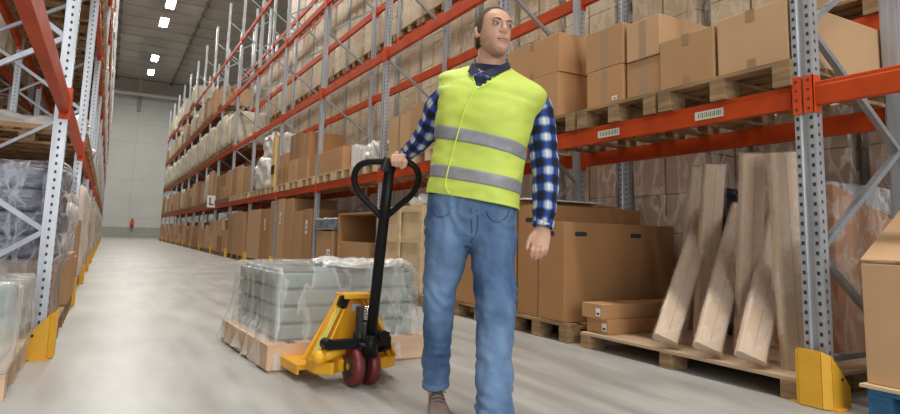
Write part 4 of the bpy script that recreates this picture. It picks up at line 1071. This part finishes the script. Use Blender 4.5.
SR = [(452, 90, .03, 11, 1.0), (446, 97, .05, 13, 1.0), (438, 108, .10, 14, 1.0), (433, 121, .15, 13.5, 1.0), (427, 132, .195, 12.8, 1.0), (420, 141, .24, 11.2, 1.0), (413, 148, .285, 9.6, 1.0), (407.5, 153.2, .32, 8.2, .95), (405.5, 154.8, .33, 7.8, .95)]
tor = [ring_at(x, y, hw*.93, dr*.93, dy, tilt=ti) for x, y, hw, dr, dy, ti in catm(TK[2:], 3)]
shirt = uvrings('shirt', [limb(SL, 7, 40, .0075, 13, 1), limb(SR, 7, 40, .007, 13, 2), tor], plaid, man)
# cuffs
def cuff(keys): return uvrings('cuff', [limb(keys, 4, 36, .001, 13, 4)], plaid, shirt)
cuff([(544, 219, -.053, 10.6, .9), (542.6, 227.5, -.059, 10.3, .9)]); cuff([(408.6, 152.3, .315, 8.9, .95), (404.9, 155.2, .334, 8.3, .95)])
# collar: two flaps round the neck
nav = mat('collar_navy', (.012, .018, .05), .8, 0, .3, 30)
b = MB(); rs = []
for t_, (hw, dr, py, dy) in enumerate(((15.6, .062, 63.5, .05), (16.4, .066, 65, .05), (18, .075, 70, .052), (18.5, .08, 71.5, .052))):
    rs.append(ring_at(490, py, hw, dr, dy, yaw=TY*.6, tilt=.06, seg=48, tl=.35 if t_ < 2 else .25))
b.rings(rs, 0, False, False)
co = b.obj('collar', nav, shirt, True); md = co.modifiers.new('t', 'SOLIDIFY'); md.thickness = .003
def poly3(pts, name, m, parent, th=.004):
    P = [L(*p) for p in pts]; b = MB(); n = (P[1]-P[0]).cross(P[2]-P[0]).normalized()*th
    k = len(P); b.add(P+[p+n for p in P], [tuple(range(k)), tuple(range(k, 2*k))[::-1]]+[(i, (i+1) % k, k+(i+1) % k, k+i) for i in range(k)]); return b.obj(name, m, parent)
poly3([(473, 63, -.03), (468, 72, -.05), (472.5, 75.5, -.08), (480, 71.5, -.09)], 'collar_flap', nav, shirt)
poly3([(482, 72.5, -.09), (491, 77, -.10), (511, 68.5, -.05), (508.5, 62.5, -.03)], 'collar_flap', nav, shirt)
# ---- vest
lime = mat('hi_vis_lime', (.60, .73, .115), .62, 0, .03, 5, .12, 30); lb_ = lime.node_tree.nodes['Principled BSDF']
silver = mat('reflective_silver', (.30, .31, .33), .5, .1, .08, 30)
VK = [  # px, py, half w, depth, dy, tilt
    (472.5, 201.5, 47, .150, .0, .17), (473, 191, 46.2, .148, .0, .18), (475, 178, 45.4, .143, .0, .20), (477, 164, 45.2, .141, .0, .22), (479, 150, 45.8, .141, .0, .24), (481, 136, 46.8, .143, .0, .26), (483.5, 120, 48, .145, .0, .26), (486, 106, 50.5, .144, .01, .25), (489.5, 95, 55.5, .139, .02, .24), (490.5, 87, 57.5, .124, .03, .23), (490.8, 81.5, 54, .106, .04, .22), (490.8, 77, 42, .092, .05, .20), (490.8, 73, 31, .086, .055, .16), (490.5, 69.5, 23.5, .082, .055, .10)]
vk = catm(VK, 6); SEG = 112
vr = [ring_at(x, y, hw, dr, dy, tilt=ti, seg=SEG, wr=.010 if y > 84 else .003, pw=2.5 if y > 100 else 2.2) for x, y, hw, dr, dy, ti in vk]
Vv = [p for r in vr for p in r]; Fv, Mv = [], []
# closure line and neck V measured on the body: front direction index
def proj(p):   # local man point -> pixel
    w = Mm @ p-CAM; z = w.dot(_fw); return 450+F*w.dot(RT)/z, PPY-F*w.dot(UP)/z
def inV(x, y, yl):
    if yl > -.01: return False
    a, b_, c = (467.5, 62), (516, 64), (476.5, 89)
    if y < 63: return True
    def side(p, q): return (q[0]-p[0])*(y-p[1])-(q[1]-p[1])*(x-p[0])
    return side(c, a) > 0 and side(b_, c) > 0 if y > 60 else True
for j in range(len(vr)-1):
    for i in range(SEG):
        f = (j*SEG+i, j*SEG+(i+1) % SEG, (j+1)*SEG+(i+1) % SEG, (j+1)*SEG+i)
        cpt = sum((Vv[k] for k in f), Vector())/4; x, y = proj(cpt); cy = L(vk[j][0], vk[j][1], vk[j][4]).y
        if cpt.y-cy < .0 and inV(x, y, cpt.y-cy): continue
        Fv.append(f); Mv.append(0)
b = MB(); b.v = [tuple(p) for p in Vv]; b.f = Fv; b.m = Mv
vest = b.obj('vest', lime, man, True); md = vest.modifiers.new('t', 'SOLIDIFY'); md.thickness = .004; md.offset = 1
# reflective bands: strips riding on the vest
def band(y0, y1, name='reflective_band'):
    rs = []
    def ringy(yy):
        # interpolate VK by py
        for a_, c in zip(vk[:-1], vk[1:]):
            if c[1] <= yy <= a_[1]:
                t = (a_[1]-yy)/(a_[1]-c[1]+1e-9); k = [p+(q-p)*t for p, q in zip(a_, c)]; return ring_at(k[0], k[1], k[2], k[3], k[4], tilt=k[5], seg=SEG, wr=.010, pw=2.5)
    R_ = [ringy(y0+(y1-y0)*t/6) for t in range(7)]; out = []
    for r in R_:
        c = sum(r, Vector())/len(r); out.append([p+Vector((p.x-c.x, p.y-c.y, 0)).normalized()*.0065 for p in r])
    inn = [[p-Vector((p.x-(sum(r, Vector())/len(r)).x, p.y-(sum(r, Vector())/len(r)).y, 0)).normalized()*.003 for p in r] for r in out]
    b = MB(); b.rings([inn[0]]+out+[inn[-1]], 0, False, False); o = b.obj(name, silver, vest, True); return o
band(186, 174); band(150.5, 138)
# closing edge of the vest (a raised hem) from the V down to the round lower corner
def onfront(x, y, off=.010):
    """point on the vest front for a pixel: search depth"""
    best = None
    for p in Vv:
        if p.y > .02: continue
        px, py = proj(p); d = (px-x)**2+(py-y)**2
        if best is None or d < best[0]: best = (d, p)
    c = best[1]; q = L(x, y, c.y-off); return q
edge = [(476.5, 88), (470, 99), (464, 112), (460, 126), (455.5, 142), (451, 158), (447.5, 172), (445.5, 183), (446.5, 189), (450, 194)]
pe = loopc([onfront(x, y, .022) for x, y in edge], 4)
MB().tube(pe, .0028, 8).obj('vest_edge', mat('hi_vis_binding', (.72, .90, .10), .6), vest, True)
for eg in ([(476.5, 89), (473, 78), (470.5, 70)], [(476.5, 89), (489, 83), (501, 75.5), (509, 70.5)]):
    MB().tube(loopc([onfront(x, y, .006) for x, y in eg], 5), .0032, 8).obj('neck_binding', MAT['hi_vis_binding'], vest, True)
# ---- jeans
denim = mat('denim', (.022, .066, .17), .85, 0, 0, 4.2, .4, 140, col2=(.19, .31, .50), detail=9)
dn = denim.node_tree
for n in dn.nodes:
    if n.type == 'MAPPING': n.inputs['Scale'].default_value = (1.3, 1.3, .55)
jb = MB()
hip = [ring_at(x, y, hw, dr, dy, yaw=TY*.5, tilt=.04, pw=2.3) for x, y, hw, dr, dy in ((471, 196, 43.5, .135, .0), (471, 206, 44.5, .137, .0), (470.5, 222, 46, .135, .01), (470, 236, 45, .12, .01), (470, 246, 32, .085, .02))]
jb.rings(hip)
JL = [(449, 214, .01, 22, 1.05), (447, 232, .01, 22.3, 1.05), (446, 255, .01, 20.8, 1.05), (442, 275, .02, 18.6, 1.05), (439, 300, .03, 16, 1.05), (438, 322, .06, 15, 1.05), (437, 345, .09, 14.2, 1.1), (436, 368, .115, 13.4, 1.1), (435.5, 378, .125, 13.2, 1.1), (435.8, 384.5, .13, 13.3, 1.12)]
JRr = [(491, 214, .0, 22, 1.05), (492.5, 232, -.01, 23, 1.05), (493, 255, -.03, 22.3, 1.05), (495, 280, -.06, 20, 1.05), (496, 303, -.085, 19.4, 1.05), (495.5, 325, -.09, 18.4, 1.05), (494.5, 350, -.13, 17.2, 1.1), (494, 380, -.17, 16.6, 1.1), (494, 404, -.20, 16.8, 1.1), (494, 417, -.21, 17.0, 1.12)]
jb.rings(limb(JL, 9, 36, .0065, 12, 5)); jb.rings(limb(JRr, 9, 36, .007, 12, 6))
jeans = remesh(jb, 'jeans', denim, .0065, man, 4)
# folds
nz = []
me = jeans.data
for v in me.vertices:
    p = v.co; kn = 0
    pz = p.z
    w_ = .0032*math.sin(pz*62+noise.noise(p*7)*11+p.x*38)*(1.0 if pz < .30 or .58 > pz > .45 or pz > .78 else .2)
    w_ += .005*noise.noise(p*15)+.002*noise.noise(p*34); nz.append(w_)
nrm = [v.normal.copy() for v in me.vertices]
for v, w_, n_ in zip(me.vertices, nz, nrm): v.co += n_*w_
stitch = mat('stitch_dark', (.03, .06, .11), .8)
def onj(x, y, dy=-.15):   # ray to jeans front
    o_ = L(x, y, -1.); d_ = (L(x, y, 0)-o_).normalized(); hit, loc, nn, idx = jeans.ray_cast(o_, d_)
    return loc+nn*.002 if hit else L(x, y, dy)
bpy.context.view_layer.update()
for pts in ([(471, 208), (471.5, 220), (472, 232), (470.5, 243)], [(477, 210), (478, 222), (476.5, 232), (472, 240)], [(430, 207), (434, 214), (441, 217), (449, 214), (453, 207)], [(486, 211), (490, 219), (498, 222), (506, 217), (509, 211)]):
    MB().tube(loopc([onj(x, y) for x, y in pts], 5), .0016, 6).obj('seam', stitch, jeans, True)
for keys in (([(435.6, 380.5, .127, 13.7, 1.1), (435.8, 385.5, .131, 13.8, 1.12)]),):
    b = MB(); b.rings(limb(keys, 3, 36)); b.obj('hem', denim, jeans, True)
# ---- shoes
suede = mat('taupe_suede', (.24, .18, .15), .8, 0, .1, 20, .3, 120); sole = mat('shoe_sole', (.42, .38, .33), .6); lace = mat('shoe_lace', (.10, .075, .06), .7)
def shoe(heel, yaw):
    """heel: local ground point; toe points to local -y turned by yaw"""
    M = Matrix.Translation(heel) @ Matrix.Rotation(yaw, 4, 'Z')
    sec = [(.035, .030, .095), (.01, .036, .105), (-.03, .037, .105), (-.07, .037, .098), (-.11, .042, .082), (-.15, .047, .066), (-.19, .049, .056), (-.22, .044, .048), (-.24, .033, .038), (-.25, .018, .028)]
    rs, ro = [], []
    for y, w_, hh in sec:
        r_ = []; q = []
        for i in range(20):
            th = PI*i/19; r_.append((w_*math.cos(th)*(1 if i not in (0, 19) else .97), y, .022+(hh-.022)*max(0, math.sin(th))**.8))
        r_ += [(-w_*.7, y, .021), (0, y, .021), (w_*.7, y, .021)]
        rs.append(r_)
        for i in range(16):
            th = 2*PI*i/16; q.append((w_*1.10*math.cos(th), y, .0125+.0125*math.copysign(abs(math.sin(th))**.5, math.sin(th))))
        ro.append(q)
    b = MB(); b.rings(rs); up_ = xf(b, M).obj('shoe', suede, man, True); s2 = up_.modifiers.new('s', 'SUBSURF'); s2.levels = s2.render_levels = 1
    xf(MB().rings(ro), M).obj('sole', sole, up_, True)
    c = MB().tube([(.034*math.cos(t), -.0+.042*math.sin(t), .108) for t in [2*PI*k/16 for k in range(16)]], .009, 8, closed=True); xf(c, M).obj('ankle_collar', suede, up_, True)
    for k in range(4):
        y = -.075-.024*k; z = .0985-.0105*k
        xf(MB().tube([(-.026, y+.006, z-.008), (-.01, y, z+.002), (.012, y-.004, z+.002), (.026, y-.008, z-.008)], .0027, 6), M).obj('lace', lace, up_, True)
    xf(MB().tube([(0, -.07, .103), (-.02, -.075, .112), (-.036, -.09, .095), (-.02, -.085, .098), (0, -.07, .103), (.02, -.08, .112), (.034, -.095, .09)], .0025, 6), M).obj('lace', lace, up_, True)
f1 = L(436.0, 395, .16); f1.z = 0; f2 = L(494, 425, -.17); f2.z = 0
shoe(f1, math.radians(6)); shoe(f2, math.radians(8))
# ------------------------------------------------------------------ light, world, camera
def area(name, loc, size, energy, rot, col=(1, 1, 1), sy=None):
    l = bpy.data.lights.new(name, 'AREA'); l.energy = energy; l.color = col; l.shape = 'RECTANGLE'; l.size = size; l.size_y = sy or size
    o = bpy.data.objects.new(name, l); COL.objects.link(o); o.location = loc; o.rotation_euler = rot; return o
area('front_fill_light', (0.0, -8.0, 3.6), 7, 540, (math.radians(82), 0, math.radians(-8)), (.97, .99, 1), 5.5)  # soft front fill added behind the camera to light the man, no real opening
for i, y in enumerate((-4, 2, 8, 14, 20, 28, 38, 49)): area('aisle_lamp_light', (1.45, y, 12.1), .7, 410 if i < 3 else (330 if i < 6 else 620), (0, 0, 0), (1, .975, .90), 4)
for i, y in enumerate((0, 8, 16)): area('side_lamp_light', (8.2, y, 12.1), .7, 230, (0, 0, 0), (1, .975, .90), 4)
for i, y in enumerate((6, 18)): area('side_lamp_light', (-5.5, y, 12.1), .7, 230, (0, 0, 0), (1, .975, .90), 4)
W = bpy.data.worlds.new('World'); S.world = W; W.use_nodes = True; W.node_tree.nodes['Background'].inputs[0].default_value = (.95, .97, 1, 1); W.node_tree.nodes['Background'].inputs[1].default_value = .35
cd = bpy.data.cameras.new('camera'); cam = bpy.data.objects.new('camera', cd); COL.objects.link(cam)
cd.sensor_fit = 'HORIZONTAL'; cd.sensor_width = 36; cd.lens = F/900*36
cd.shift_x = 0; cd.shift_y = (PPY-207)/900
cam.matrix_world = Matrix.Translation(CAM) @ Matrix((RT, UP, -_fw)).transposed().to_4x4()
cd.clip_start = .05; cd.clip_end = 200; S.camera = cam
S.view_settings.view_transform = 'Standard'; S.view_settings.look = 'None'; S.view_settings.gamma = 1; S.view_settings.use_curve_mapping = False
S.view_settings.exposure = 0.07
